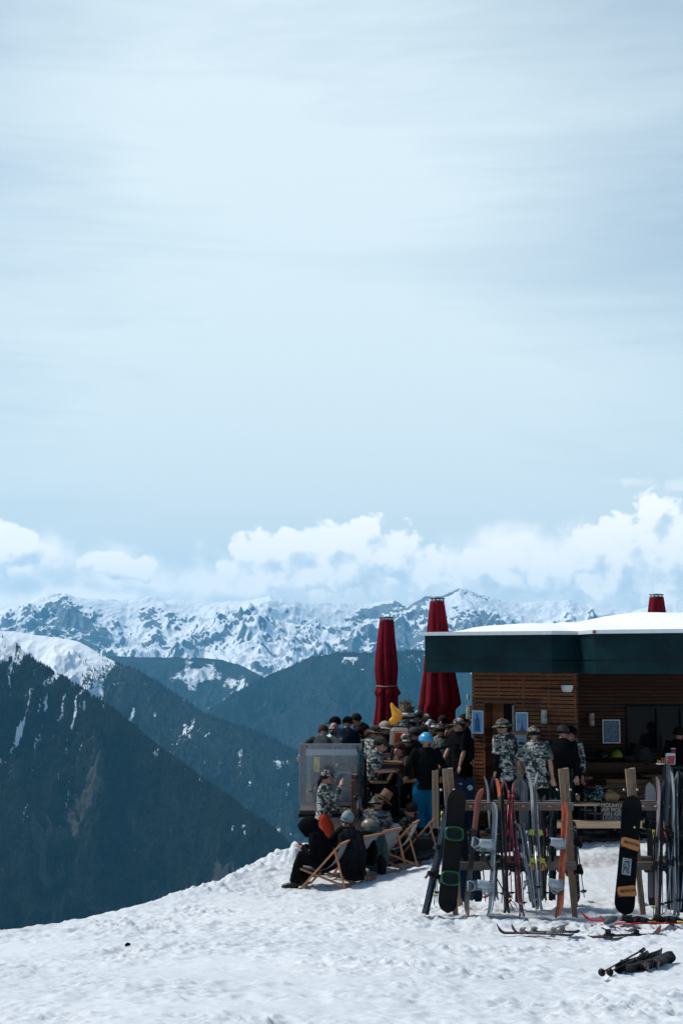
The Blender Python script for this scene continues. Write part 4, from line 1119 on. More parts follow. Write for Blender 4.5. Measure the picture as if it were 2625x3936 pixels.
m.build('frame', FR, T, world=True)
m = MB(); m.box(((gx0 + .11 + gx1 - .04) / 2, gy_s, (gt + gb0) / 2), (gx1 - gx0 - .15, .01, gt - gb0 - .05))
m.build('pane', glassy('smeared_glass', (.30, .32, .34), .12, .34), T, world=True)
m = MB(); zz1, zz0 = at(1200, 2881, 25.17).z, at(1200, 2905, 25.17).z; m.box(((gx0 + .11 + gx1 - .04) / 2, gy_s - .012, (zz1 + zz0) / 2), (gx1 - gx0 - .16, .004, zz1 - zz0)); m.build('frosted_band', mat('frosted_film', (.34, .35, .37), .7, var=.05), T, world=True)
m = MB(); p = at(1217, 2940, 25.17); m.box((p.x, gy_s - .014, p.z), (.105, .006, .26), Matrix.Rotation(.04, 3, 'Y')); m.build('taped_notice', mat('yellowed_paper', (.46, .38, .22), .7, var=.25, scale=9), T, world=True)
# shelf, box and clutter seen through the glass
T = thing('storage_bench', 'grey padded bench seen through the glass screen', 'bench', (.2, 26.2, .77)); m = MB(); m.box((.0, 26.2, .95), (1.0, .5, .32), bev=.03); m.build('seat', mat('bench_grey', (.10, .10, .11), .8, var=.3, scale=4), T, world=True)
m = MB(); m.box((.0, 26.42, 1.22), (1.0, .08, .26), bev=.03); m.build('backrest', mat('bench_grey', (.10, .10, .11), .8), T, world=True)

# wooden corner post and rail beside the glass
T = thing('stair_railing', 'brown wooden corner post and handrail beside the glass screen', 'railing', at(1359, 3140, 24.9))
m = MB(); a = at(1359, 3000, 24.9); b = at(1361, 3160, 24.9); m.bar(b, a, .095, .095, up=(0, 1, 0), bev=.006); m.build('post', wood('railing_wood', (.20, .095, .045), 1, 2), T, world=True)
m = MB(); m.bar(at(1361, 2985, 24.8), at(1392, 2935, 27.2), .10, .06, bev=.006); m.build('handrail', wood('railing_top_wood', (.13, .07, .05), 1, 1), T, world=True)

# ================================================================== folded parasols
RED = mat('red_canvas', (.145, .0025, .010), .85, var=.18, scale=5, bump=.35, bscale=60, spec=.15)
def parasol(label, px, Y, rows, ztop, lobes, tie=None, zbot=.8, lat=8, seed=0):
    X = (px - CX) / FPX * Y; T = thing('folded_parasol', label, 'parasol', (X, Y, zbot), 0, 'folded red parasols')
    rr = random.Random(seed); n_ = 96; s_ = Y / FPX
    zs = [CAM_Z + (2535 - r_[0]) * s_ for r_ in rows]; L_ = [(r_[1] - px) * s_ for r_ in rows]; Rr = [(r_[2] - px) * s_ for r_ in rows]
    zz = np.linspace(zs[0], zs[-1], 60); lf = np.interp(-zz, [-z for z in zs], L_); rg_ = np.interp(-zz, [-z for z in zs], Rr)
    ph = [rr.uniform(-.35, .35) for _ in range(lobes)]
    R_ = []
    for i, z in enumerate(zz):
        t_ = i / 59; row = []; cx_ = (lf[i] + rg_[i]) / 2; r0 = (rg_[i] - lf[i]) / 2
        for k in range(n_):
            a = 2 * math.pi * k / n_; amp = .05 + .17 * min(1, t_ * 2.2)
            f = abs(math.sin(a * lobes / 2 + ph[0] + .25 * math.sin(t_ * 3 + k * .02)))
            f2 = .35 * abs(math.sin(a * lobes + 1.3 + t_ * 1.5))
            r_ = r0 * (1.04 - amp * (1 - f) ** 1.3 * 1.6 - amp * .4 * f2)
            row.append((cx_ + r_ * math.cos(a), r_ * math.sin(a) * .95, z - zbot - (0 if i < 59 else (.16 * (1 - f) + .0))))
        R_.append(row)
    m = MB(); m.strip(R_, True, True); m.add(R_[0], [tuple(range(n_))]); m.build('canopy', RED, T, solid=.012)
    m = MB(); m.tube([(0, 0, 0), (0, 0, ztop - zbot - .1)], .035, 10); m.build('pole', STEEL, T)
    m = MB(); tw = (rows[0][2] - rows[0][1]) / 2 * s_
    for q in range(8):
        a = q * math.pi / 4 + .2; m.tube([(tw * .85 * math.cos(a), tw * .85 * math.sin(a), zs[0] - zbot - .02), (tw * .9 * math.cos(a), tw * .9 * math.sin(a), ztop - zbot - .02)], .012, 6)
    m.lathe([(tw * .8, zs[0] - zbot - .03), (tw * .98, zs[0] - zbot), (tw * .98, zs[0] - zbot + .02), (tw * .2, zs[0] - zbot + .03)], n=20)
    m.lathe([(.01, ztop - zbot), (tw * 1.08, ztop - zbot - .015), (tw * 1.08, ztop - zbot - .035), (tw * .5, ztop - zbot - .04)], n=20)
    m.build('crown_cap', mat('grey_cap_metal', (.10, .10, .11), .5, .5), T)
    if tie is not None:
        z = CAM_Z + (2535 - tie) * s_; i = int(np.argmin(abs(zz - z))); cx_ = (lf[i] + rg_[i]) / 2; r0 = (rg_[i] - lf[i]) / 2
        m = MB(); m.tube([(cx_ + (r0 * 1.02) * math.cos(q * math.pi / 12), (r0 * 1.0) * math.sin(q * math.pi / 12), z - zbot + .006 * math.sin(q)) for q in range(25)], .011, 6, cap=False); m.build('tie_cord', mat('tie_cord', (.34, .22, .15), .8), T)
    return T
P1 = parasol('folded dark red parasol tied with a cord, left one beside the yellow inflatable', 1485, 28.6,
        [(2387, 1460, 1512), (2450, 1452, 1517), (2510, 1445, 1523), (2570, 1440, 1528), (2610, 1443, 1525), (2636, 1447, 1523), (2650, 1443, 1531), (2664, 1437, 1541), (2672, 1446, 1528), (2720, 1443, 1529), (2760, 1438, 1532), (2800, 1433, 1534)], CAM_Z + (2535 - 2371) * 28.6 / FPX, 7, 2637, .77, seed=2)
P2 = parasol('folded dark red parasol hanging loose, between the crowd and the teal roof edge', 1682, 28.0,
        [(2314, 1654, 1706), (2430, 1641, 1724), (2590, 1625, 1748), (2690, 1612, 1766), (2706, 1609, 1768), (2722, 1606, 1746), (2790, 1606, 1746), (2830, 1604, 1748)], CAM_Z + (2535 - 2297) * 28.0 / FPX, 7, None, .77, seed=5)
P3 = parasol('top of a folded red parasol showing above the snow on the roof', 2522, 34.5,
        [(2298, 2497, 2548), (2360, 2488, 2556), (2480, 2476, 2570), (2700, 2460, 2584)], CAM_Z + (2535 - 2284) * 34.5 / FPX, 7, None, .8, seed=8)

# ================================================================== ski gear
def W(px, py, Y): return at(px, py, Y)
def ski_mb(L, w=.085, th=.014, tipup=.09, tip=.13, taper=.7):
    m = MB(); rows = []; n = 26
    for i in range(n + 1):
        t_ = i / n; z = L * t_
        ww = w * (1 + .30 * max(0, (t_ - .45) / .45) ** 2 + .15 * max(0, (.45 - t_) / .45) ** 2)
        if t_ > 1 - tip * .55: q = (t_ - (1 - tip * .55)) / (tip * .55); ww *= math.sqrt(max(.03, 1 - q * q * taper * 1.35))
        if t_ < .03: ww *= .6 + .4 * math.sqrt(t_ / .03)
        y = tipup * (max(0, t_ - (1 - tip)) / tip) ** 2 + .02 * (max(0, .06 - t_) / .06) ** 2 - .010 * math.sin(math.pi * min(1, t_ / .87)) * -1
        z -= .02 * (max(0, t_ - (1 - tip)) / tip) ** 2
        rows.append([(-ww / 2, y - th / 2, z), (ww / 2, y - th / 2, z), (ww / 2, y + th * .3, z), (ww * .36, y + th / 2, z), (-ww * .36, y + th / 2, z), (-ww / 2, y + th * .3, z)])
    m.strip(rows, False, True); m.add(rows[0], [tuple(range(6))[::-1]]); m.add(rows[-1], [tuple(range(6))]); return m
def binding_mb(L, w=.08, boot=.30):
    m = MB(); z0 = L * .44
    m.box((0, .018, z0 + boot / 2 + .035), (w * .9, .022, .09), bev=.006); m.box((0, .045, z0 + boot / 2 + .045), (w * .75, .045, .06), bev=.012); m.box((0, .06, z0 + boot / 2 + .02), (w * 1.0, .018, .03), bev=.006)
    m.box((0, .018, z0 - boot / 2), (w * .9, .026, .13), bev=.006); m.box((0, .055, z0 - boot / 2 - .02), (w * .7, .06, .065), bev=.014); m.bar((0, .07, z0 - boot / 2 - .03), (0, .105, z0 - boot / 2 - .10), w * .45, .016, bev=.004)
    for s_ in (1, -1): m.tube([(s_ * w * .45, .02, z0 - boot * .3), (s_ * w * .62, .012, z0 - boot * .45), (s_ * w * .62, -.03, z0 - boot * .62)], .005, 5)
    m.box((0, .014, z0 + .03), (w * .5, .010, boot * .6)); return m
def skimat(name, c1, c2, c3=None, k=5.0, off=0):
    if name in _M: return _M[name]
    m, n, b = pbsdf(name); co = n.new('ShaderNodeTexCoord').outputs['Object']; x, y, z = n.sep(co)
    w_ = n.math('ADD', n.math('MULTIPLY', z, k), n.math('ADD', n.math('MULTIPLY', x, 18), off))
    f = n.math('FRACT', n.math('MULTIPLY', w_, .33)); c = n.mix(n.sstep(f, .62, .64), c1, c2)
    if c3: c = n.mix(n.sstep(n.math('FRACT', n.math('MULTIPLY', w_, .71)), .90, .92), c, c3)
    c = n.mix(n.sstep(n.noise(co, 45, 3, .6), .66, .78, 0, .15), c, (.2, .2, .2))
    n.l.new(c, b.inputs['Base Color']); b.inputs['Roughness'].default_value = .45; b.inputs['Specular IOR Level'].default_value = .12
    _M[name] = m; return m
def pair(label, b, tip1, tip2, face, m1, m2=None, bm=PLB, L=None, spread=.035, w=.085, tipup=.09, tip=.13, group='skis leaning on the ski racks', brake=None):
    """a pair of skis; b base point, tip1/tip2 world tip points; face = direction the left topsheet looks"""
    b = Vector(b); mid = (Vector(tip1) + Vector(tip2)) / 2; d = (mid - b).normalized(); face = Vector(face); face = (face - d * face.dot(d)).normalized()
    T = thing('ski_pair', label, 'skis', b, 0, group)
    gap_ = (Vector(tip1) - Vector(tip2)).length
    for i, (tp, sg) in enumerate(((tip1, 1), (tip2, -1))):
        tp = Vector(tp); f = face * sg; dd = (mid + f * gap_ * .10 - b).normalized(); LL = (mid - b).length * (1.0 - .006 * i)
        M = frame(dd, f, f * spread * .35); tipup = max(.03, gap_ * .40 - spread * .35)
        o = ski_mb(LL, w, tipup=tipup, tip=tip).build('ski', m1 if i == 0 else (m2 or m1), T); o.matrix_basis = M
        k = binding_mb(LL, w).build('binding', bm, o)
        if brake: MB().box((0, .05, LL * .44 - .26), (w * .8, .05, .08), bev=.015).build('heel_piece', brake, o)
    return T
def single_ski(label, b, tip_, face, m1, bm=PLB, w=.085, tipup=.09, tip=.13, group='skis leaning on the ski racks', nobind=False):
    b = Vector(b); d = Vector(tip_) - b; T = thing('ski', label, 'ski', M=frame(d, face, b), group=group)
    ski_mb(d.length, w, tipup=tipup, tip=tip).build('ski_blade', m1, T)
    if not nobind: binding_mb(d.length, w).build('binding', bm, T)
    return T
def pole(label, b, t_, col, grip=PLB, lean_=None, group='ski poles at the ski racks', basket=.13):
    b = Vector(b); d = Vector(t_) - b; L = d.length; T = thing('ski_pole', label, 'ski pole', M=frame(d, (0, -1, 0), b), group=group)
    MB().tube([(0, 0, .0), (0, 0, .02), (0, 0, L * .5), (0, 0, L - .1)], [.003, .006, .0085, .0095], 8).build('shaft', col, T)
    MB().tube([(0, 0, L - .13), (0, 0, L - .11), (0, 0, L - .05), (0, 0, L - .01), (0, 0, L)], [.012, .017, .015, .020, .012], 8).build('grip', grip, T)
    m = MB(); br_ = .045 if 'foreground' not in group else .034
    m.lathe([(.008, basket - .02), (br_, basket), (br_ + .002, basket + .005), (.01, basket + .010)], n=14); m.build('basket', grip, T)
    MB().tube([(0, .01, L - .02), (.02, .03, L - .10), (.015, .04, L - .20), (-.012, .03, L - .17), (-.004, .012, L - .03)], .005, 5, cap=False).build('strap', PLB, T)
    return T
def board_outline(L, w, n=40):
    rows = []
    for i in range(n + 1):
        t_ = i / n; e = min(t_, 1 - t_); ww = w * (1 - .10 * math.sin(math.pi * t_) ** 2)
        if e < .11: ww *= math.sqrt(max(.0, 1 - ((.11 - e) / .11) ** 2)) * .98 + .02
        y = .048 * (max(0, .13 - e) / .13) ** 2; rows.append((t_ * L, ww, y))
    return rows
def snowboard(label, b, top, face, m1, bindm, L=None, w=.27, roll=0, bstyle='open', base=None, group='snowboards leaning on the ski racks', bpos=(.30, .64), bang=(12, -6), hb=None, strapm=None):
    b = Vector(b); d = Vector(top) - b; L = d.length
    T = thing('snowboard', label, 'snowboard', M=frame(d, face, b), group=group)
    rows = []
    for z, ww, y in board_outline(L, w): rows.append([(-ww / 2, y + .0, z), (-ww / 2, y + .009, z), (-ww * .25, y + .010, z), (ww * .25, y + .010, z), (ww / 2, y + .009, z), (ww / 2, y + .0, z)])
    m = MB(); m.strip(rows, False); m.build('deck', m1, T)
    m = MB(); rows2 = []
    for z, ww, y in board_outline(L, w): rows2.append([(ww / 2 * 1.008, y + .007, z), (ww / 2 * 1.008, y - .003, z), (0, y - .003, z), (-ww / 2 * 1.008, y - .003, z), (-ww / 2 * 1.008, y + .007, z)])
    m.strip(rows2, False); m.build('base_and_edge', base or PLB, T)
    for pz, an in zip(bpos, bang):
        Rz = Matrix.Rotation(R(an), 3, 'Y')
        def q(x, y, z): return Rz @ Vector((x, y, z)) + Vector((0, .010, L * pz))
        m = MB(); m.box(q(0, .012, 0), (.24, .018, .12), Rz, bev=.006)
        for s_ in (1, -1): m.strip([[q(x, y, s_ * .062) for y in (.012, .03 + .035 * max(0, -x / .12 + .1))] for x in (-.12, -.08, -.02, .05, .11)])
        o = m.build('binding', bindm, T, solid=.006)
        m = MB()
        if bstyle == 'ring':
            rw = []
            pts_ = [(.12 * math.copysign(abs(math.cos(a_)) ** .65, math.cos(a_)), .088 * math.copysign(abs(math.sin(a_)) ** .65, math.sin(a_))) for a_ in [2 * math.pi * i_ / 28 for i_ in range(28)]]
            for (rr_, hh_) in ((.80, .02), (.86, .065), (1.02, .075), (1.10, .045), (1.0, .01)): rw.append([q(x_ * rr_, hh_, z_ * rr_) for x_, z_ in pts_])
            m.strip(rw, True, True); m.build('highback', hb or bindm, o)
            m = MB(); m.box(q(0, .022, 0), (.185, .010, .125), Rz, bev=.004); m.build('footbed', PLB, o)
        elif bstyle == 'down':            # highback folded flat over the footbed
            m.prism([(-.115, -.060), (-.09, -.072), (.10, -.060), (.125, -.035), (.125, .035), (.10, .060), (-.09, .066), (-.115, .052)], .02, M=Rz, c=q(.0, .085, 0)); m.build('highback', hb or bindm, o)
        else:
            rw = []
            for j in range(6):
                t_ = j / 5; rw.append([q(-.125 - .035 * t_ + .03 * abs(u_) ** 2, .02 + .20 * t_, u_ * (.062 - .012 * t_)) for u_ in (-1, -.6, -.2, .2, .6, 1)])
            m.strip(rw); m.build('highback', hb or bindm, o, solid=.010)
        for (x_, h_) in (() if bstyle != 'open' else ((-.03, .12), (.075, .085))):
            m = MB(); rw = []
            for j in range(11):
                a = math.pi * j / 10; rw.append([q(x_ - .02, .02 + h_ * math.sin(a), -.066 * math.cos(a)), q(x_ + .02, .02 + h_ * math.sin(a), -.066 * math.cos(a))])
            m.strip(rw); m.build('strap', strapm or bindm, o, solid=.009)
    return T
def zonemat(name, zones, rough=.4):
    """colour bands along the board, zones = [(z0, col), ...]"""
    if name in _M: return _M[name]
    m, n, b = pbsdf(name); co = n.new('ShaderNodeTexCoord').outputs['Object']; x, y, z = n.sep(co)
    zz = n.math('ADD', z, n.math('MULTIPLY', n.math('SUBTRACT', n.noise(co, 4, 2), .5), .06)); c = n.mix(0.0, zones[0][1], zones[0][1])
    for z0, cl in zones[1:]: c = n.mix(n.sstep(zz, z0, z0 + .006), c, cl)
    c = n.mix(n.sstep(n.noise(co, 30, 4, .65), .64, .78, 0, .12), c, (.2, .2, .2))
    n.l.new(c, b.inputs['Base Color']); b.inputs['Roughness'].default_value = rough; b.inputs['Specular IOR Level'].default_value = .2
    _M[name] = m; return m

# ---- racks
def rack(label, xl, xr, Y, two=True, openr=False):
    zb, zt = at(1700, 3495, Y).z, at(1700, 2956, Y).z
    T = thing('ski_rack', label, 'ski rack', ((xl + xr) / 2, Y, zb), 0, 'wooden ski racks')
    def leg(x, s0):
        m = MB()
        m.bar((x + .075 * s0, Y - .34, zb - .12), (x - .035, Y - .02, zt), .072, .045, up=(0, 1, 0), bev=.004); m.build('leg', WDR, T, world=True)
        m = MB(); m.bar((x + .20 * s0, Y + .42, zb - .08), (x + .040, Y + .03, zt + .005), .072, .045, up=(0, 1, 0), bev=.004); m.build('leg', WDR, T, world=True)
        m = MB()
        for s_ in (-1, 1): m.tube([(x + s_ * .075, Y - .03, zt - .28), (x + s_ * .105, Y - .03, zt - .28)], .014, 8)
        m.build('bolt', STEEL, T, world=True)
    leg(xl, 1); 
    if not openr: leg(xr, 1)
    for (py, yy) in ((3101, Y - .12), (3330, Y - .27)):
        z = at(1900, py, yy).z
        m = MB(); m.box(((xl + xr) / 2 + .05, yy, z), (xr - xl + .12, .05, .105), bev=.005); m.build('beam', WDRX, T, world=True)
        if py < 3200:
            nn = max(3, int((xr - xl) / .17))
            for i in range(nn):
                x = xl + .12 + (xr - xl - .16) * i / (nn - 1); MB().tube([(x, yy - .02, z), (x, yy - .15, z + .012)], .017, 10).build('peg', WDR, T, world=True)
        m = MB(); m.box(((xl + xr) / 2 + .05, yy + (.30 if py < 3200 else .58), z), (xr - xl + .12, .05, .105), bev=.005); m.build('beam', WDRX, T, world=True)
RX1, RX2 = W(1722, 3300, 19.55).x, W(2170, 3300, 19.55).x
rack('wooden ski rack in front of the camouflage men, crowded with skis', RX1, RX2, 19.55)
rack('wooden ski rack at the right edge with the black snowboard', W(2428, 3300, 19.55).x, W(2428, 3300, 19.55).x + 1.9, 19.55)

NV = skimat('navy_skis', (.004, .012, .026), (.008, .014, .02), (.05, .06, .07)); BLKSK = skimat('black_skis', (.004, .0045, .006), (.012, .012, .014), (.06, .06, .06))
WSK = skimat('white_silver_skis', (.29, .32, .34), (.16, .18, .20), (.22, .08, .06), 3); PNK = skimat('pink_red_skis', (.25, .05, .08), (.15, .02, .03), (.5, .4, .4), 4)
BRW = skimat('brown_orange_skis', (.06, .045, .045), (.035, .028, .03), (.3, .1, .04), 3); GRY = skimat('grey_skis', (.14, .16, .18), (.07, .08, .09), (.3, .3, .3), 3)
ORT = zonemat('orange_tip_skis', [(0, (.03, .012, .012)), (.2, (.055, .05, .052)), (1.50, (.45, .10, .045))])
GRN = mat('green_plastic', (.003, .060, .014), .35, var=.2); WPL = mat('white_plastic', (.30, .34, .37), .45, var=.15, spec=.3); ORG = mat('orange_plastic', (.50, .17, .035), .4, var=.06); YEL = mat('yellow_plastic', (.50, .48, .04), .4); REDP = mat('red_plastic', (.35, .015, .015), .35)
REDM = mat('red_alu', (.22, .012, .02), .3, .3); SILV = mat('silver_alu', (.35, .36, .38), .3, .6); PKM = mat('pink_alu', (.30, .05, .09), .35, .2)
YB, YT = 19.02, 19.36
# left rack, left to right
pair('dark navy pair of skis leaning left of the green bound snowboard', W(1634, 3516, 18.95), W(1728, 3070, 19.35), W(1742, 3066, 19.4), (-1, -.55, 0), NV, w=.10)
sb1 = snowboard('dark brown snowboard with green bindings at the left end of the rack', W(1716, 3514, 18.90), W(1758, 3034, 19.33), (.12, -1, 0), mat('matt_brown_black_topsheet', (.0085, .0068, .006), .55, var=.3, scale=4, spec=.15), GRN, w=.255, base=mat('teal_base_edge', (.06, .14, .14), .4), bpos=(.275, .63), bang=(3, 3), bstyle='ring')
# big blue skis behind with a round cross emblem
for i, (bx, tx, lab) in enumerate(((1790, 1768, 'broad navy ski standing behind the rack, left of the pair'), (1838, 1803, 'broad navy ski with round white cross emblem behind the rack'))):
    T = thing('ski', lab, 'ski', M=frame(W(tx, 2984 + (6 if i == 0 else 0), 19.98) - W(bx, 3468, 19.75), (0, -1, 0), W(bx, 3468, 19.75)), group='broad navy skis behind the rack')
    Ls = (W(tx, 2984, 19.98) - W(bx, 3468, 19.75)).length
    ski_mb(Ls, .118, tipup=.05, tip=.10).build('ski_blade', mat('deep_navy_topsheet', (.002, .013, .036), .5, var=.2, spec=.15), T)
    m = MB(); zt_ = Ls - .16
    if i == 1:
        m.lathe([(.036, -.002), (.036, .002), (.026, .002), (.026, -.002)], (0, 0, 0), 28)
        m.v = [(v[0], .014 + v[2], zt_ + v[1]) for v in m.v]
        for a_, b_ in (((-.016, 0), (.016, 0)), ((0, -.016), (0, .016))): m.box(((a_[0] + b_[0]) / 2, .014, zt_), (max(.009, abs(b_[0] - a_[0])), .004, max(.009, abs(b_[1] - a_[1]))))
    else: m.box((0, .016, Ls - .10), (.055, .004, .010)); m.box((-.01, .016, Ls - .115), (.03, .004, .006))
    m.build('emblem', mat('emblem_white', (.55, .6, .62), .5), T)
    binding_mb(Ls, .11).build('binding', PLB, T)
sb2 = snowboard('black snowboard with coral upper part and white bindings seen from its edge', W(1786, 3526, 18.92), W(1842, 3030, 19.34), (.93, -.33, 0), zonemat('coral_black_topsheet', [(0, (.42, .10, .045)), (.07, (.030, .027, .028)), (1.12, (.33, .115, .085))]), WPL, w=.25, base=zonemat('coral_black_base', [(0, (.42, .10, .045)), (.07, (.022, .022, .023)), (1.12, (.34, .12, .09))]), bpos=(.24, .56))
sb3 = snowboard('white grey snowboard with white bindings seen edge-on', W(1886, 3534, 18.85), W(1906, 3084, 19.30), (-.98, -.16, 0), mat('pale_topsheet', (.30, .33, .36), .45, var=.2, scale=3), WPL, w=.25, base=pattern('speckled_grey_base', (.24, .28, .31), (.10, .10, .12), 5, .58, .4, (1, 1, .4)), bpos=(.25, .62))
pair('grey and black pair of skis with dark curled tips behind the white snowboard', W(1905, 3460, 19.75), W(1862, 2980, 19.55), W(1895, 2978, 19.6), (-1, -.2, 0), GRY, BLKSK, tip=.16, tipup=.13)
pair('brown pair of skis with one orange tip, touching the beam pegs', W(1948, 3512, 18.92), W(1908, 2990, 19.34), W(1934, 2986, 19.36), (-1, -.25, 0), ORT, BRW, tipup=.10)
pair('slim pink pair of skis with crossed curled tips', W(2006, 3526, 18.9), W(1940, 3004, 19.30), W(1972, 2998, 19.34), (-1, -.1, 0), PNK, w=.075, tipup=.11, tip=.15)
pair('wide grey blue pair of skis with rounded tips behind the pink skis', W(2050, 3468, 19.78), W(1996, 2992, 19.7), W(2018, 2988, 19.72), (-.6, -1, 0), GRY, NV, w=.105)
pair('silver pair of skis leaning steeply with silver bindings', W(2058, 3490, 19.05), W(1975, 3160, 19.2), W(2012, 3150, 19.2), (-1, -.5, 0), WSK, GRY, w=.08, bm=SILV)
sw = pair('white silver pair of skis with tall splayed tips and yellow bindings', W(2074, 3498, 18.98), W(2026, 2958, 19.36), W(2066, 2960, 19.38), (-1, -.15, 0), WSK, bm=YEL, tipup=.14, tip=.2, w=.09, brake=ORG)
pair('black pair of skis with dark bindings at the right part of the left rack', W(2090, 3462, 19.85), W(2068, 3050, 19.75), W(2096, 3050, 19.75), (-1, -.3, 0), BLKSK)
sb4 = snowboard('orange snowboard with white bindings seen edge-on beside the rack leg', W(2150, 3534, 18.88), W(2176, 3084, 19.30), (-.97, -.20, 0), mat('orange_topsheet', (.33, .075, .035), .45, var=.25, spec=.25), WPL, w=.25, base=mat('orange_base', (.36, .09, .05), .4), bpos=(.26, .63))
snowboard('dark patterned snowboard standing behind the right legs of the left rack', W(2212, 3474, 20.0), W(2196, 3150, 19.9), (-.3, -1, 0), pattern('patterned_dark_deck', (.015, .015, .017), (.22, .24, .25), 14, .56), PLB, w=.14, bpos=(.4, .75))
pole('red ski pole with red grip hanging from the rack, left of the two', W(1928, 3475, 19.1), W(1957, 3056, 19.15), REDM, REDP, group='red ski poles on the left rack'); pole('red ski pole with red grip hanging from the rack, right of the two', W(1944, 3470, 19.05), W(1972, 3056, 19.12), REDM, REDP, group='red ski poles on the left rack')
pole('dark ski pole leaning through the rack with green grip', W(1975, 3500, 19.0), W(1850, 3270, 19.0), PLB, GRN)
pole('pale slanting ski pole stuck in the snow below the pink skis', W(2024, 3552, 18.6), W(1944, 3420, 18.9), SILV, PLB, basket=.03)
pole('long silver ski pole in front of the white skis', W(2081, 3548, 18.6), W(2052, 3212, 19.0), SILV, PLB, basket=.45)
pole('silver ski pole leaning from the grey skis', W(2055, 3478, 19.0), W(1986, 3196, 19.15), SILV, WPL)
pole('thin silver ski pole beside the silver skis', W(2062, 3520, 18.9), W(2024, 3194, 19.1), SILV, WPL, basket=.2)
pole('thin pink ski pole with black basket, first below the pink skis', W(1994, 3480, 19.1), W(1978, 3150, 19.2), PKM, PLB, basket=.04)
pole('thin pink ski pole with black basket, second below the pink skis', W(2014, 3486, 19.1), W(1992, 3150, 19.2), PKM, PLB, basket=.05)
pole('thin dark pink pole behind the black skis, left of the two', W(2120, 3400, 20.1), W(2098, 3150, 20.0), PKM, PLB); pole('thin dark pink pole behind the black skis, right of the two', W(2132, 3395, 20.1), W(2104, 3140, 20.0), PKM, PLB)
pole('dark ski pole with black basket right of the left rack', W(2246, 3454, 20.2), W(2208, 3170, 19.9), mat('blue_grey_alu', (.04, .06, .08), .35, .4), PLB, basket=.10)
pole('dark pole standing left of the green bound snowboard', W(1668, 3482, 19.15), W(1700, 3120, 19.4), PLB, YEL); pole('grey pole standing against the navy skis', W(1678, 3470, 19.2), W(1690, 3180, 19.5), SILV, PLB)
pole('dark pole with red basket below the white snowboard binding', W(1866, 3470, 19.3), W(1850, 3240, 19.3), PLB, REDP, basket=.07)
# right rack
bsb = snowboard('black snowboard with orange bindings and a patterned sticker', W(2397, 3522, 18.88), W(2431, 3060, 19.30), (.05, -1, 0), mat('matt_black_topsheet', (.0022, .0022, .003), .5, var=.3, scale=5, spec=.10), mat('black_binding', (.02, .018, .014), .4), w=.272, bstyle='down', bpos=(.195, .585), bang=(13, -7), hb=ORG, base=PLB)
def text_mesh(txt, size, m, parent, M, th=.0015, spacing=1.0, name='lettering'):
    cu = bpy.data.curves.new('lettering', 'FONT'); cu.body = txt; cu.size = size; cu.extrude = th; cu.align_x = 'CENTER'; cu.align_y = 'CENTER'; cu.space_character = spacing; cu.offset = size * .018
    o = bpy.data.objects.new('tmp', cu); COL.objects.link(o); dg = bpy.context.evaluated_depsgraph_get(); dg.update()
    me = bpy.data.meshes.new_from_object(o.evaluated_get(dg)); bpy.data.objects.remove(o); bpy.data.curves.remove(cu)
    me.transform(M); me.materials.clear(); me.materials.append(m); q = bpy.data.objects.new(name, me); COL.objects.link(q); q.parent = parent; return q
Lb = (W(2431, 3060, 19.30) - W(2397, 3522, 18.88)).length
DKT = mat('dark_print', (.02, .016, .014), .5); k_ = 0
bl = [c for c in bsb.children if c.name.split('.')[0] == 'binding']
for c, pz, an in zip(bl, (.195, .585), (13, -7)):
    hbk = [h for h in c.children][0]; Rz = Matrix.Rotation(R(an), 3, 'Y')
    # text plane: local x right as seen from +Y side is -X
    base_ = Matrix(((-1, 0, 0, 0), (0, 0, 1, 0), (0, 1, 0, 0), (0, 0, 0, 1)))
    off_ = Rz @ Vector((-.018, .0975, 0)) + Vector((0, .010, Lb * pz))
    text_mesh('UNION', .052, DKT, c, Matrix.Translation(off_) @ Rz.to_4x4() @ base_, spacing=1.05)
    m = MB(); 
    for (dx, dz, w_, h_) in ((.062, .0, .016, .03), (.078, .006, .010, .018), (.078, -.012, .010, .010), (.093, 0, .010, .03)): m.box(Rz @ Vector((dx, .0975, dz)) + Vector((0, .010, Lb * pz)), (w_, .003, h_), Rz)
    m.build('logo', DKT, c)
m = MB(); m.box((.012, .0115, Lb * .40), (.105, .003, .200)); m.build('sticker', pattern('sticker_art', (.34, .36, .36), (.03, .03, .035), 19, .46, .4, (1, 1, 1), 2.2), bsb)
m = MB(); 
for sx in (-1, 1): m.box((.012 + sx * .054, .0125, Lb * .40), (.008, .004, .214))
for sz in (-1, 1): m.box((.012, .0125, Lb * .40 + sz * .103), (.100, .004, .008))
m.build('sticker_border', mat('sticker_white', (.40, .43, .43), .5), bsb)
m = MB(); m.lathe([(.016, -.002), (.016, .002)], (0, 0, 0), 6); m.v = [(v[0] - .055, .012 + v[2], Lb * .735 + v[1]) for v in m.v]; m.build('sticker', YEL, bsb)
snowboard('dark snowboard with a pale tip behind the black one on the right rack', W(2512, 3492, 19.9), W(2500, 3006, 19.75), (-.55, -1, 0), zonemat('pale_tip_deck', [(0, (.02, .02, .024)), (.14, (.10, .105, .115)), (.62, (.012, .013, .015)), (1.45, (.30, .33, .35))]), PLB, w=.15, bpos=(.33, .66))
pair('grey and red lined pair of skis with splayed tips on the right rack', W(2528, 3532, 18.95), W(2524, 2982, 19.36), W(2556, 2984, 19.38), (-1, -.2, 0), skimat('grey_red_skis', (.17, .17, .18), (.10, .09, .10), (.3, .03, .03), 3), NV, tipup=.10, tip=.16)
pair('black pair of skis with broad tips standing high on the right rack', W(2580, 3500, 19.1), W(2548, 2936, 19.4), W(2585, 2930, 19.45), (-.5, -1, 0), skimat('black_skis_grey_tip', (.012, .013, .015), (.10, .11, .12), (.02, .02, .02), 1.6), w=.1, tipup=.12)
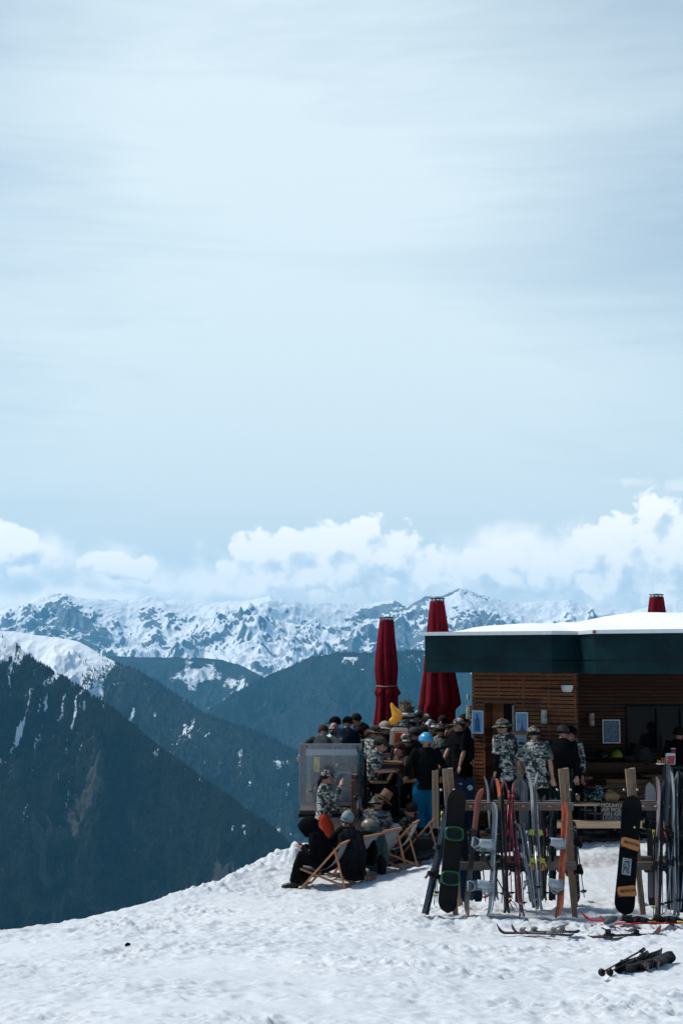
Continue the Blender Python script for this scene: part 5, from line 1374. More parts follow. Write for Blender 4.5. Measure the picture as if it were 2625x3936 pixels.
pair('white grey pair of skis with hooked tips near the right edge', W(2600, 3520, 18.98), W(2580, 2962, 19.34), W(2600, 2952, 19.38), (-1, -.2, 0), WSK, GRY, tipup=.13, tip=.18)
pair('black pair of skis cut by the right edge of the picture', W(2622, 3510, 19.05), W(2604, 2958, 19.4), W(2634, 2950, 19.4), (-.9, -.5, 0), BLKSK)
pole('dark pole with yellow shaft wrap left of the grey red skis', W(2512, 3528, 18.95), W(2512, 3190, 19.2), PLB, YEL)
for i, (bx, tx, lb) in enumerate(((2546, 2545, 'first'), (2560, 2592, 'second'), (2578, 2568, 'third'), (2606, 2606, 'fourth'), (2616, 2640, 'fifth'))):
    pole('thin grey ski pole on the right rack, %s counted from the grey red skis' % lb, W(bx, 3515 - i * 4, 18.95), W(tx, 3200, 19.2), SILV, PLB)
pair('black pair of skis standing behind the pink skis, tips below the beam top', W(1992, 3466, 19.85), W(1966, 3030, 19.75), W(1990, 3028, 19.78), (-.9, -.4, 0), BLKSK)
pair('dark navy pair of skis behind the orange snowboard', W(2122, 3462, 19.9), W(2118, 3062, 19.8), W(2136, 3062, 19.82), (-.8, -.6, 0), NV)
pair('black pair of skis between the coral board and the left rack leg', W(1818, 3462, 19.9), W(1826, 3050, 19.8), W(1846, 3050, 19.82), (-.9, -.5, 0), BLKSK)
for i, (bx, tx) in enumerate(((1902, 1925), (1968, 1954), (2040, 2014), (2096, 2110))):
    pole('slim dark ski pole at the back of the left rack, %s from the left' % ('first', 'second', 'third', 'fourth')[i], W(bx, 3470, 19.9), W(tx, 3160 - 8 * i, 19.8), (PLB, REDM, DGREY, PLB)[i], PLB)
# red jacket hanging on the rack
def lump(name, label, cat, pts, rad, m, world=True, remesh=.014, noise=.012, group=None, extra=None):
    c = Vector(pts[0]); T = thing(name, label, cat, c, 0, group)
    mb = MB(); mb.tube(pts, rad, 12)
    if extra:
        for p_, r_ in extra: mb.tube(p_, r_, 10)
    mb.build('fabric', m, T, world=world, remesh=remesh, relax=3, noise=noise, nscale=14); return T
lump('hanging_jacket', 'bright red jacket hanging on the right rack behind the ski poles', 'jacket', [W(2568, 3172, 19.5), W(2575, 3200, 19.45), W(2582, 3240, 19.45), W(2588, 3278, 19.5)], [.05, .085, .07, .03], cloth('red_cloth', (.42, .03, .012)), extra=[([W(2575, 3180, 19.5), W(2600, 3215, 19.45), W(2604, 3250, 19.45)], [.05, .05, .03])])
lump('hanging_jacket', 'black jacket hanging on the right rack beside the red one', 'jacket', [W(2590, 3150, 19.7), W(2600, 3200, 19.65), W(2606, 3290, 19.65), W(2604, 3320, 19.7)], [.06, .12, .10, .04], BLK)
# gear lying in the snow
def lying(label, p0, p1, sg=1, m1=BLKSK, bm=PLB, w=.085, up=(0, 0, 1), group='skis lying in the snow', lift=.04):
    a = Vector(p0); b = Vector(p1); a.z = gz(a.x, a.y) + lift; b.z = gz(b.x, b.y) + lift
    return single_ski(label, a, b, up, m1, bm, w, group=group, tipup=.10)
REDSK = skimat('red_skis', (.42, .02, .02), (.30, .012, .015), (.4, .38, .38), 2)
lying('red ski lying flat in the snow at the foot of the right rack, rear one', W(2680, 3556, 18.15), W(2228, 3528, 18.55), m1=REDSK, lift=.055)
lying('red ski lying flat in the snow, the one nearer the camera', W(2720, 3566, 17.95), W(2300, 3542, 18.25), m1=REDSK, lift=.05)
T = thing('ski', 'grey rounded ski tip sticking out of the snow over the red skis', 'ski', W(2347, 3540, 17.95), 0, 'skis lying in the snow')
MB().ball((0, 0, 0), (.095, .05, .020), 20, 8, Euler((R(50), R(-22), 0)).to_matrix()).build('ski_tip', mat('slate_ski_tip', (.035, .045, .05), .5, spec=.2), T); MB().ball((.004, -.004, -.008), (.099, .052, .016), 20, 8, Euler((R(50), R(-22), 0)).to_matrix()).build('steel_edge', STEEL, T)
lying('black ski with grey binding lying in the snow, long front one', W(2205, 3600, 17.05), W(1903, 3588, 17.25), m1=skimat('black_wine_skis', (.02, .02, .022), (.09, .02, .03), (.1, .1, .1), 3), bm=mat('grey_binding', (.16, .15, .14), .5))
lying('black ski lying behind the long one, its tail to the right', W(2225, 3572, 17.45), W(1960, 3592, 17.2), bm=mat('grey_binding', (.16, .15, .14), .5))
lying('half buried black ski lying right of the other two', W(2262, 3592, 17.1), W(2545, 3578, 17.35), m1=skimat('black_wine_skis', (.02, .02, .022), (.09, .02, .03)), bm=PLB, lift=.015)
for (px, py, Y, lb) in ((2452, 3536, 18.2, 'left of the pair on the red skis'), (2575, 3536, 18.15, 'right of the pair on the red skis')):
    c = W(px, py, Y); c.z = gz(c.x, c.y) + .06; T = thing('ski_boot', 'black ski boot with yellow buckle lying down, ' + lb, 'ski boot', c, 0, 'ski boots lying on the red skis')
    m = MB(); m.tube([(-.13, 0, .03), (0, 0, .045), (.1, 0, .03), (.19, 0, .0)], [.036, .046, .036, .028], 10); m.tube([(-.09, 0, .03), (-.14, 0, .055), (-.20, .02, .06)], [.04, .044, .042], 10); m.build('shell', PLB, T, remesh=.012, relax=2)
    m = MB(); m.box((.15, -.02, .01), (.16, .10, .03), Matrix.Rotation(.1, 3, 'Y'), bev=.01); m.build('sole', YEL, T)
    m = MB()
    for x_ in (-.05, .04): m.box((x_, -.046, .045), (.02, .012, .04))
    m.build('buckle', DGREY, T)
# bundle of skis on their side with two poles
a = W(2384, 3778, 13.3); b = W(2568, 3694, 14.5); a.z = gz(a.x, a.y) + .05; b.z = gz(b.x, b.y) + .07
d = (b - a).normalized(); fc = Vector((-d.y, d.x, .15)); L_ = (b - a).length
T = thing('ski_pair', 'black pair of skis lying on edge in the foreground snow', 'skis', a, 0)
for i, sg in enumerate((1, -1)):
    o = ski_mb(L_ * (1.0 - i * .03), .10, tipup=.05, tip=.10).build('ski', BLKSK, T); o.matrix_basis = frame(d, fc * -sg, fc.normalized() * (.03 * -sg) + d * .02 * i + Vector((0, 0, .01 * i)))
    binding_mb(L_, .085).build('binding', mat('black_red_binding', (.03, .012, .012), .4), o)
for i in range(2):
    off = Vector((-.05 + i * .02, .03 - i * .05, .06 - i * .02)); p0 = a - d * (.36 - i * .12) + off; p0.z = gz(p0.x, p0.y) + .05; p1 = a + d * .85 + off + Vector((0, 0, .05))
    pole('dark ski pole with red trim lying with the foreground skis, ' + ('outer one' if i == 0 else 'inner one'), p0, p1, PLB, mat('red_black_grip', (.010, .004, .004), .5, spec=.15), group='poles lying with the foreground skis', basket=.04)
T = thing('glove', 'small dark scrap lying alone on the left snow slope', 'glove', (0, 0, 0)); c = W(490, 3632, 15.8); c.z = gz(c.x, c.y) + .02; T.location = c
MB().tube([(-.025, 0, 0), (0, 0, .015), (.03, .01, .012)], [.012, .02, .012], 8).build('fabric', BLK, T)
# gear on the snow by the last chair
lump('glove', 'pair of black gloves lying on the snow beside the last deck chair', 'gloves', [W(1592, 3300, 24.0), W(1618, 3292, 24.0), W(1645, 3282, 24.0), W(1668, 3276, 24.0)], [.05, .075, .07, .06], PLB, remesh=.012)

# ================================================================== the people
def put(label, px, py, Y, rz, pose='stand', lean=0, hgt=1.75, seat_h=.47, head=None, dz=0, side=0, **kw):
    p = at(px, py, Y); hs = hgt / 1.75; ex = {'cap': .012, 'bucket': .012, 'beanie': .045, 'helmet': .035, 'snow_helmet': .04, None: .0}.get(head, .012)
    hipz = .93 if pose == 'stand' else seat_h + (.12 if pose == 'stool' else .10)
    lr = R(lean); ht = (hipz + math.cos(lr) * .68 + .12 + ex) * hs
    off = Matrix.Rotation(R(rz), 3, 'Z') @ Vector((math.sin(R(side)) * .7 * hs, -math.sin(lr) * .68 * hs - .02, 0))
    loc = Vector((p.x - off.x, p.y - off.y, p.z - ht + dz))
    return person(label, loc, R(rz), pose=pose, lean=lean, hgt=hgt, seat_h=seat_h, head=head, side=side, **kw)
GD = 'people on the upper deck behind the glass'
GC = 'crowd around the high tables'
GM = 'people at the bar counter'
GS = 'people in the deck chairs'
DKJ = pattern('dark_jacket_green_squiggles', (.010, .016, .018), (.03, .13, .10), 9, .60, .9, (1, 1, 1), 2.5)
WTEE = cloth('white_cloth', (.55, .57, .62), .06)
BRNF = mat('brown_fleece', (.055, .034, .022), .95, var=.5, scale=22, bump=1.0, bscale=40)
BLUEP = cloth('bright_blue_cloth', (.004, .095, .185), .22); REDPN = cloth('coral_red_cloth', (.48, .045, .02), .12)
OLV = cloth('olive_cap_cloth', (.045, .040, .030), .2); GRCAP = cloth('grey_cap_cloth', (.055, .05, .05), .2); BEIH = cloth('beige_hat_cloth', (.30, .25, .20), .1)
LBLUE = mat('light_blue_helmet', (.035, .28, .50), .22, var=.05, spec=.6)
WCL = cloth('white_visor', (.6, .62, .64), .05)
# upper deck, left to right
put('person from behind at the glass, brown hair, dark jacket with green squiggles', 1243, 2782, 26.3, 176, 'stool', 27, seat_h=.85, top=DKJ, hair=HAIRB, group=GD, lh=(.40, -.2, .16), rh=(-.40, -.2, .16), fat=1.2, voxel=.013)
put('bald bearded person in dark sunglasses and white t-shirt facing the camera', 1283, 2772, 27.1, -12, 'stool', 4, seat_h=.85, top=WTEE, sleeve='short', hair=None, beard=HAIRD, glasses=True, group=GD, fat=1.1, voxel=.012, turn=-6)
put('person in a black cap with blue visor lens behind the bald one', 1288, 2750, 27.6, -100, 'stool', 4, seat_h=.9, top=BLK, head='cap', headmat=BLK, glasses=mat('blue_mirror_lens', (.10, .45, .60), .1), group=GD, lowdetail=True, voxel=.014)
p_, q_ = put('person seen from behind in black cap and dark blue jacket with pale star', 1336, 2748, 26.9, 168, 'stool', 20, seat_h=.9, top=NAVY, head='cap_back', headmat=BLK, group=GD, lowdetail=True, voxel=.014)
m = MB(); st = [((.055 if i % 2 == 0 else .024) * math.sin(i * math.pi / 5), (.055 if i % 2 == 0 else .024) * math.cos(i * math.pi / 5)) for i in range(10)]
m.prism(st, .004, c=q_['sc'](q_['up']((.07, .158, .30)))); m.build('star_print', mat('pale_print', (.35, .38, .38), .8), p_)
put('young person with dark brown hair leaning forward on the deck, looking left', 1368, 2738, 27.6, -62, 'stool', 30, seat_h=.9, top=BLK2, hair=HAIRD, group=GD, lowdetail=True, voxel=.014)
put('person in grey top with bent back behind the star jacket', 1378, 2790, 27.3, 150, 'stool', 30, seat_h=.8, top=cloth('mid_grey_cloth', (.10, .10, .10), .2), hair=HAIRD, group=GD, lowdetail=True, voxel=.014)
# crowd
put('person in camouflage jacket and cap at the left rim of the crowd', 1443, 2785, 26.0, 120, 'stool', 8, seat_h=.8, top=CAMO, head='bucket', headmat=CAMOB, group=GC, voxel=.013)
put('person in a wide pale bucket hat and wine red top', 1480, 2768, 26.9, 60, 'stand', 4, top=cloth('wine_cloth', (.05, .012, .014)), head='bucket', headmat=BEIH, group=GC, lowdetail=True, voxel=.014)
put('seated person in olive cap and camouflage t-shirt on a bar stool looking right', 1462, 2826, 25.0, 82, 'stool', 14, seat_h=.74, top=CAMO, sleeve='short', head='cap', headmat=OLV, group=GC, hair=HAIRD, sleevemat=None, lh=(.12, -.38, .22), rh=(-.12, -.36, .20), voxel=.010, legs=BLK, hgt=1.8)
put('tall person with wild curly brown hair and broad white headband', 1562, 2722, 27.0, -172, 'stand', 0, top=CAMOD, hairlen='curly', hair=mat('hair_curly_brown', (.07, .045, .022), .8, var=.5, scale=60), headband=WCL, group=GC, voxel=.013, hgt=1.85)
put('person in dark cap with turquoise stripe behind the crowd', 1608, 2727, 27.6, -70, 'stand', 0, top=BLK2, head='cap', headmat=pattern('black_turquoise_cap', (.012, .014, .018), (.05, .45, .55), 9, .58, .7), group=GC, lowdetail=True, voxel=.014)
put('person in camouflage cap and sunglasses facing the camera, in an open black jacket', 1560, 2814, 25.7, 8, 'stand', 4, top=BLK2, head='cap', headmat=CAMOH, glasses=True, group=GC, voxel=.011)
put('person in grey cap in profile looking left behind the blue helmet', 1592, 2790, 25.9, -84, 'stand', 4, top=BLK2, head='cap', headmat=GRCAP, glasses=True, group=GC, voxel=.011)
put('dark haired person in brown top bending in front of the pale parasol pole', 1640, 2752, 26.9, -75, 'stand', 10, top=cloth('dark_brown_cloth', (.03, .02, .016)), hair=HAIRD, skin=SKIN_R, group=GC, lowdetail=True, voxel=.014)
put('person in camouflage cap half hidden below the loose parasol', 1636, 2741, 27.6, -40, 'stand', 0, top=BLK2, head='cap', headmat=CAMOH, group=GC, lowdetail=True, voxel=.014)
put('sunburnt person with round dark hair next to the orange backpack', 1583, 2772, 27.0, 70, 'stand', 8, top=CAMO, hair=HAIRD, skin=SKIN_R, group=GC, lowdetail=True, voxel=.014)
put('person in white fronted black cap and sunglasses', 1655, 2762, 26.7, 18, 'stand', 2, top=BLK2, head='cap', headmat=pattern('black_white_cap', (.02, .02, .024), (.55, .56, .58), 8, .50, .8), glasses=True, group=GC, lowdetail=True, voxel=.013)
put('person with a white and violet patterned bandana', 1702, 2745, 27.0, 160, 'stand', 4, top=CAMOD, head='bandana', headmat=pattern('violet_bandana', (.42, .38, .44), (.06, .03, .12), 26, .5, .9, (1, 1, 1), 1.5), group=GC, lowdetail=True, voxel=.014)
put('broad person from behind in faded camouflage shirt and camouflage cap', 1690, 2776, 25.9, 172, 'stand', 4, top=CAMOD, sleeve='long', head='cap', headmat=CAMOB, group=GC, fat=1.25, voxel=.012)
put('person in brown fleece sitting between the two stools with hands together', 1535, 2850, 25.4, -60, 'stool', 14, seat_h=.55, top=BRNF, hair=HAIRB, hairlen='long', group=GC, skin=SKIN_R, voxel=.013)
put('person in black t-shirt and camouflage cap turned left at the bar corner', 1764, 2756, 25.5, -60, 'stand', -2, top=BLK, sleeve='short', head='cap', headmat=CAMOH, group=GC, rh=(-.16, -.26, .00), lh=(.18, -.12, -.06), voxel=.011, skin=SKIN)
put('dark haired person with a black backpack behind the one in black t-shirt', 1786, 2742, 26.2, 100, 'stand', 0, top=BLK, hair=HAIRD, group=GC, lowdetail=True, voxel=.013)
put('person in dark hoodie standing at the back of the crowd under the inflatable', 1532, 2800, 26.6, 30, 'stand', 2, top=BLK2, hair=HAIRB, skin=SKIN_R, group=GC, lowdetail=True, voxel=.014)
for (px, py, Y, rz, tp, hr, sk, lb) in ((1420, 2800, 27.2, 40, NAVY, HAIRB, SKIN, 'person with short brown hair in navy behind the camouflage hat at the left rim'),
        (1502, 2796, 27.4, -20, BLK2, HAIRD, SKIN, 'dark haired person in charcoal behind the pale bucket hat'),
        (1548, 2786, 27.8, 20, BLK, HAIRB, SKIN_R, 'brown haired person between the yellow inflatable and the curly head'),
        (1622, 2790, 26.4, -100, BLK2, HAIRD, SKIN_R, 'dark haired person in profile right above the light blue helmet'),
        (1672, 2800, 26.5, 60, cloth('dark_red_top', (.05, .01, .01)), HAIRB, SKIN, 'brown haired person in dark red between helmet and broad camouflage back'),
        (1722, 2782, 26.7, -30, BLK, HAIRD, SKIN_R, 'dark haired person right of the violet bandana'),
        (1742, 2796, 26.3, 150, NAVY, HAIRB, SKIN, 'person in navy with brown hair behind the one in black t-shirt'),
        (1520, 2870, 25.8, 150, BLK, HAIRD, SKIN, 'dark figure seen from behind at the small high table')):
    put(lb, px, py, Y, rz, 'stand', 5, top=tp, hair=hr, skin=sk, group=GC, lowdetail=True, voxel=.014)
# the blue helmet one
put('person in light blue helmet, black sweater and blue ski trousers, seen from behind', 1637, 2810, 24.75, 184, 'stand', 2, hgt=1.74, top=BLK, legs=BLUEP, hair=None, head='snow_helmet', headmat=LBLUE, group=GC, lh=(.33, -.16, .06), rh=(-.30, -.20, .05), voxel=.009, fat=1.12, jacket_len=.06, shoes=PLB, baggy=1.42)
# bar counter
put('person from behind in camouflage bucket hat and camouflage t-shirt over dark long sleeves', 1932, 2757, 24.0, 222, 'stand', 4, hgt=1.82, top=CAMO, sleeve='short', sleevemat=BLK, hairlen='short', head='bucket', headmat=CAMOD, group=GM, lh=(.20, -.06, -.10), rh=(-.14, -.25, .10), voxel=.0095, jacket_len=.1, fat=1.0)
put('person from behind in camouflage t-shirt and matching camouflage cap', 2050, 2786, 23.9, 168, 'stand', 7, hgt=1.8, side=3, lf=(.15, -.05, .08), rf=(-.12, .06, .08), top=CAMO, sleeve='short', head='cap', headmat=CAMOH, group=GM, lh=(.22, -.25, .05), rh=(-.27, .0, -.06), voxel=.0095, fat=1.1, jacket_len=.1)
put('person from behind in black jacket and dark beanie with beige cap visor turned left', 2163, 2780, 24.2, 164, 'stand', 10, hgt=1.78, side=-3, top=BLK, head='cap_back', headmat=pattern('black_beige_cap', (.02, .018, .016), (.30, .26, .16), 5, .60, .8), legs=cloth('dark_green_cloth', (.008, .022, .022)), group=GM, fat=1.15, jacket_len=.05, voxel=.010)
put('person in black cap and camouflage sleeved shirt facing left behind the black jacket', 2192, 2786, 24.6, -58, 'stand', 4, hgt=1.76, top=CAMO, sleevemat=NAVY, head='cap', headmat=BLK, skin=SKIN_R, group=GM, voxel=.011)
# woman in red trousers
pw, qw = put('person with ponytail, camouflage jacket and red trousers, raising a small glass', 1256, 2956, 24.6, 84, 'stand', 3, hgt=1.70, top=CAMO, legs=REDPN, head='cap', headmat=CAMOH, hair=HAIRD, hairlen='tail', group='people standing in front of the terrace', rh=(-.10, -.30, .52), lh=(.10, -.30, .06), skin=SKIN_R, voxel=.0085, jacket_len=.0, headband=None, baggy=1.12)
T = thing('shot_glass', 'small clear glass held up by the person in red trousers', 'glass', wpt(pw, qw['sc'](qw['J']['w', -1]) + Vector((0, -.05, .10))))
MB().lathe([(.018, -.03), (.022, .03), (.019, .03), (.015, -.024)], n=12).build('cup', glassy('clear_cup', (.6, .6, .6), .05, .5), T)
T = thing('drink_can', 'green and red drink carton held low by the person in red trousers', 'drink', wpt(pw, qw['sc'](qw['J']['w', 1]) + Vector((0, -.06, .02))))
MB().lathe([(.028, -.05), (.033, -.045), (.033, .045), (.028, .05)], n=14).build('can', pattern('green_red_can', (.25, .33, .03), (.45, .06, .03), 12, .52, .4), T)
# deck chair sitters
ph, qh = put('person in a black hood bent over a phone, sitting in the front deck chair', 1188, 3134, 22.75, -98, 'sit', 24, hgt=1.78, seat_h=.26, top=BLK, legs=BLK, hood=True, headmat=BLK, glasses=mat('blue_mirror_lens', (.10, .45, .60), .1), lh=(.10, -.40, .26), rh=(-.10, -.40, .26), lf=(.12, -.50, .08), rf=(-.10, -.40, .08), group=GS, voxel=.0085, fat=1.15, nod=14)
T = thing('phone', 'dark phone held by the hooded person', 'phone', wpt(ph, qh['sc'](qh['hip'] + Vector((0, -.46, .30))))); MB().box((0, 0, 0), (.07, .14, .009), Matrix.Rotation(R(-55), 3, 'Y'), bev=.003).build('case', PLB, T)
put('person in light grey beanie and sunglasses looking back over the shoulder', 1335, 3110, 23.45, -120, 'sit', -14, hgt=1.7, seat_h=.30, top=BLK, head='beanie', headmat=cloth('light_grey_knit', (.22, .27, .29), .12), glasses=True, hair=mat('hair_auburn', (.10, .03, .018), .7, var=.4, scale=60), hairlen='long', skin=SKIN, group=GS, voxel=.0085, nod=8, turn=100, side=0)
put('person in brown camouflage cap with white headband seen from behind, sitting on the deck edge', 1452, 3052, 24.3, 160, 'sit', 6, hgt=1.75, seat_h=.30, top=camo('grey_camo_cloth', [(.20, .21, .21), (.10, .105, .105), (.04, .045, .05), (.02, .02, .024)], 15), head='bucket', headmat=CAMOB, headband=WCL, group=GS, voxel=.010)
put('person in camouflage lying back in the far deck chair with hood pulled over', 1588, 3084, 24.6, -118, 'sit', -22, hgt=1.72, seat_h=.30, top=CAMOD, legs=CAMOD, head='bandana', headmat=CAMOB, skin=SKIN_R, group=GS, voxel=.010, nod=24, lh=(.12, -.30, .16), rh=(-.1, -.28, .14), lf=(.1, -.62, .12), rf=(-.1, -.6, .10))
put('person in pale camouflage and orange sleeve reclining in the third deck chair', 1525, 3165, 24.25, -122, 'sit', -24, hgt=1.72, seat_h=.26, top=CAMOD, legs=CAMOB, head='cap', headmat=mat('white_orange_cap', (.45, .40, .36), .6), skin=SKIN_R, group=GS, voxel=.011, nod=20, lf=(.1, -.62, .12), rf=(-.1, -.6, .10))

# ================================================================== deck chairs
BCH = wood('beech_wood', (.42, .20, .10), 1, 2, dark=.75)
def deckchair(label, loc, rz, sling, k=1.0, fabric=True):
    T = thing('deck_chair', label, 'deck chair', loc, rz, 'wooden deck chairs in the snow')
    # looks along -Y; A frame front foot to tall back, B frame seat front to rear foot, C prop
    w = .28 * k
    Fa, Ba = (-.30, 0), (.42, .78); Fb, Bb = (-.42, .36), (.58, .02); Pr = ((.42 * .86 - .30 * .14, .70), (.50, .06))
    def P(y, z, x): return (x, y * k, z * k)
    for s_ in (1, -1): m = MB(); m.bar(P(*Fa, s_ * w), P(*Ba, s_ * w), .028, .048, up=(1, 0, 0), bev=.004); m.build('back_rail', BCH, T)
    for s_ in (1, -1): m = MB(); m.bar(P(*Fb, s_ * (w - .035)), P(*Bb, s_ * (w - .035)), .028, .046, up=(1, 0, 0), bev=.004); m.build('seat_rail', BCH, T)
    for s_ in (1, -1): m = MB(); m.bar(P(*Pr[0], s_ * (w + .03)), P(*Pr[1], s_ * (w + .03)), .024, .040, up=(1, 0, 0), bev=.004); m.build('prop', BCH, T)
    for (y, z, ww) in ((Fa[0] + .02, .03, w), (Ba[0], Ba[1], w), (Fb[0], Fb[1], w - .03), (Bb[0] - .02, Bb[1] + .01, w - .02), (Pr[1][0], Pr[1][1], w + .03)): m = MB(); m.bar(P(y, z, -ww), P(y, z, ww), .036, .026); m.build('crossbar', BCH, T)
    rows = []
    for j in range(15):
        t_ = j / 14; y = Ba[0] * (1 - t_) + Fb[0] * t_ + .10 * math.sin(math.pi * t_); z = Ba[1] * (1 - t_) + Fb[1] * t_ - .26 * math.sin(math.pi * t_ ** .8)
        rows.append([P(y, z + .010 * abs(u_), u_ * (w - .03)) for u_ in (-1, -.5, 0, .5, 1)])
    m = MB(); m.strip(rows); m.build('sling', sling, T, solid=.004)
    return T
SLG = cloth('grey_sling', (.20, .205, .21), .1); SLW = cloth('white_sling', (.42, .45, .47), .08)
def ch(label, px, py, Y, rz, sling, k=1.0, dz=0):
    c = at(px, py, Y); deckchair(label, (c.x, c.y, gz(c.x, c.y) + dz), R(rz), sling, k)
ch('deck chair in front holding the hooded person in black', 1238, 3395, 22.7, -106, SLG, .88)
ch('deck chair hidden behind the two hanging jackets', 1355, 3365, 23.3, -125, SLG, .88)
ch('deck chair in the middle with a green jacket over its back', 1435, 3335, 23.7, -125, SLG, .9)
ch('third deck chair from the far end with a reclining camouflage sitter', 1512, 3285, 24.25, -104, SLW, .92)
ch('farthest deck chair next to the blue trousers with a white sling', 1592, 3262, 24.6, -102, SLW, .95)
# jackets draped over chair backs
def drape(label, cat, px0, py0, px1, py1, Y, w, m, group=None, sleeve=True):
    a = at(px0, py0, Y); b = at(px1, py1, Y - .12); T = thing('draped_jacket', label, cat, b, 0, group); mid = (a + b) / 2
    mb = MB(); mb.tube([a + Vector((0, .10, -.05)), a, a.lerp(b, .35) + Vector((0, -.05, 0)), a.lerp(b, .8), b], [(w * .42, .05), (w * .50, .09), (w * .56, .10), (w * .50, .09), (w * .44, .06)], 16, up=(0, 1, 0))
    mb.tube([a + Vector((-w * .3, 0, -.03)), a + Vector((w * .3, 0, -.03))], .08, 10)
    mb.build('jacket_body', m, T, world=True, remesh=.012, relax=3, noise=.03, nscale=7)
    if sleeve:
        for s_ in (-1, 1):
            mb = MB(); mb.tube([a + Vector((s_ * w * .38, -.05, -.03)), a.lerp(b, .4) + Vector((s_ * w * .50, -.10, 0)), a.lerp(b, .88) + Vector((s_ * w * .42, -.10, 0))], [.06, .06, .048], 10)
            mb.build('sleeve', m, T, world=True, remesh=.012, relax=2, noise=.018, nscale=9)
    return T
GJ = cloth('grey_green_cloth', (.035, .062, .060), .2)
dj = drape('black padded jacket draped over a deck chair back, beside the grey beanie', 'jacket', 1346, 3200, 1362, 3388, 22.95, .34, BLK2, 'jackets over the deck chairs')
m = MB(); m.ball(at(1316, 3258, 22.74), .012, 8, 6); m.build('badge', mat('red_badge', (.5, .04, .05), .5), dj, world=True)
drape('grey green jacket draped over a deck chair back under the beige helmet', 'jacket', 1432, 3190, 1452, 3350, 23.4, .30, GJ, 'jackets over the deck chairs')
drape('black jacket hanging between the padded and the green jacket', 'jacket', 1402, 3210, 1415, 3330, 23.3, .24, BLK, 'jackets over the deck chairs')
drape('black bag hanging low behind the green jacket', 'bag', 1470, 3290, 1466, 3365, 23.3, .14, BLK2, sleeve=False)
def helmet(label, c, m, r=.125, rz=0, tilt=0):
    T = thing('helmet', label, 'helmet', c, rz, 'ski helmets lying around'); M_ = Matrix.Rotation(R(tilt), 3, 'X')
    mb = MB(); rows = []
    for j in range(9):
        ph = R(2 + 104 * j / 8); rows.append([M_ @ Vector((r * .88 * math.sin(ph) * math.cos(a), r * 1.05 * math.sin(ph) * math.sin(a), r * .92 * math.cos(ph) + (0 if j < 7 else .02 * max(0, -math.sin(a)) * r / .12))) for a in [2 * math.pi * q / 22 for q in range(22)]])
    mb.strip(rows, True, True); mb.add(rows[0], [tuple(range(22))], True); mb.build('shell', m, T, solid=.012)
    mb = MB()
    for s_ in (-1, 1):
        for q in range(3): mb.box(M_ @ Vector((s_ * r * .35, (q - 1) * r * .5, r * .80 - abs(q - 1) * .02)), (.014, .035, .012), M_)
    mb.build('vents', PLB, T)
    mb = MB(); mb.tube([M_ @ Vector((-r * .8, 0, -.03)), M_ @ Vector((0, -.02, -r * .95)), M_ @ Vector((r * .8, 0, -.03))], .006, 5, cap=False); mb.build('chin_strap', PLB, T)
    return T
helmet('beige helmet sitting on top of the green jacket on a deck chair', at(1420, 3178, 23.5), mat('beige_helmet', (.17, .15, .11), .35, var=.05), .13, R(60), 10)
c = at(1625, 3222, 24.45); helmet('dark teal helmet lying on the deck edge below the blue trousers', c, mat('teal_helmet', (.02, .07, .085), .3), .11)
# brown hat hanging at the stool
T = thing('hat', 'brown felt hat with flat crown hanging tilted under the bar stool', 'hat', M=frame(Vector((.55, .1, .83)), (0, -1, 0), at(1483, 3060, 24.3)))
mb = MB(); mb.lathe([(.165, -.08), (.17, -.07), (.10, -.06), (.096, 0), (.088, .10), (.0, .105)], n=22); mb.build('felt', mat('brown_felt', (.16, .075, .035), .9, var=.25, scale=6, bump=.4), T, remesh=0)
mb = MB(); mb.lathe([(.102, -.055), (.104, -.025), (.098, -.025), (.098, -.055)], n=22); mb.build('hat_band', mat('dark_band', (.03, .02, .015), .8), T)

# ================================================================== stools, tables, counter
STW = wood('stool_seat_wood', (.24, .115, .055), 1, 0)
def stool(label, px, py, Y, floor, r=.17):
    c = at(px, py, Y); T = thing('bar_stool', label, 'bar stool', (c.x, c.y, floor), 0, 'round wooden bar stools'); h = c.z - floor
    MB().lathe([(r * .95, h - .04), (r, h - .03), (r, h - .008), (r * .97, h)], n=24).build('seat', STW, T)
    MB().tube([(0, 0, .02), (0, 0, h - .04)], .028, 10).build('column', STEEL, T)
    MB().lathe([(.20, 0), (.20, .012), (.04, .03)], n=24).build('foot', STEEL, T)
    mb = MB(); mb.tube([(.14 * math.cos(q * math.pi / 8), .14 * math.sin(q * math.pi / 8), h * .4) for q in range(17)], .010, 6, cap=False); mb.bar((-.14, 0, h * .4), (.14, 0, h * .4), .015, .015); mb.build('footrest', STEEL, T)
stool('bar stool under the olive capped person', 1456, 3002, 24.9, .42); stool('bar stool left of the blue ski trousers', 1590, 2998, 25.0, .42)
def table(label, px, py, Y, floor, w=.8, d=.5, m=STW, name='high_table'):
    c = at(px, py, Y); T = thing(name, label, 'table', (c.x, c.y, floor), 0, None); h = c.z - floor
    MB().box((0, 0, h - .02), (w, d, .04), bev=.005).build('table_top', m, T)
    for sx in (-1, 1):
        for sy in (-1, 1): MB().bar((sx * (w / 2 - .05), sy * (d / 2 - .05), 0), (sx * (w / 2 - .06), sy * (d / 2 - .06), h - .04), .04, .04).build('leg', METB, T)
    MB().box((0, 0, h - .07), (w - .1, d - .1, .05)).build('apron', METB, T)
    return T
table('small wooden high table in the crowd with a dark red box on it', 1498, 2928, 25.2, .42, .42, .42)
T = thing('snack_box', 'dark red and white box on the small high table', 'box', at(1489, 2916, 25.1)); MB().box((0, 0, .03), (.10, .08, .10), bev=.004).build('box_body', pattern('red_white_box', (.10, .02, .02), (.55, .56, .60), 9, .55), T); MB().box((0, 0, .083), (.104, .084, .008)).build('lid', DGREY, T)
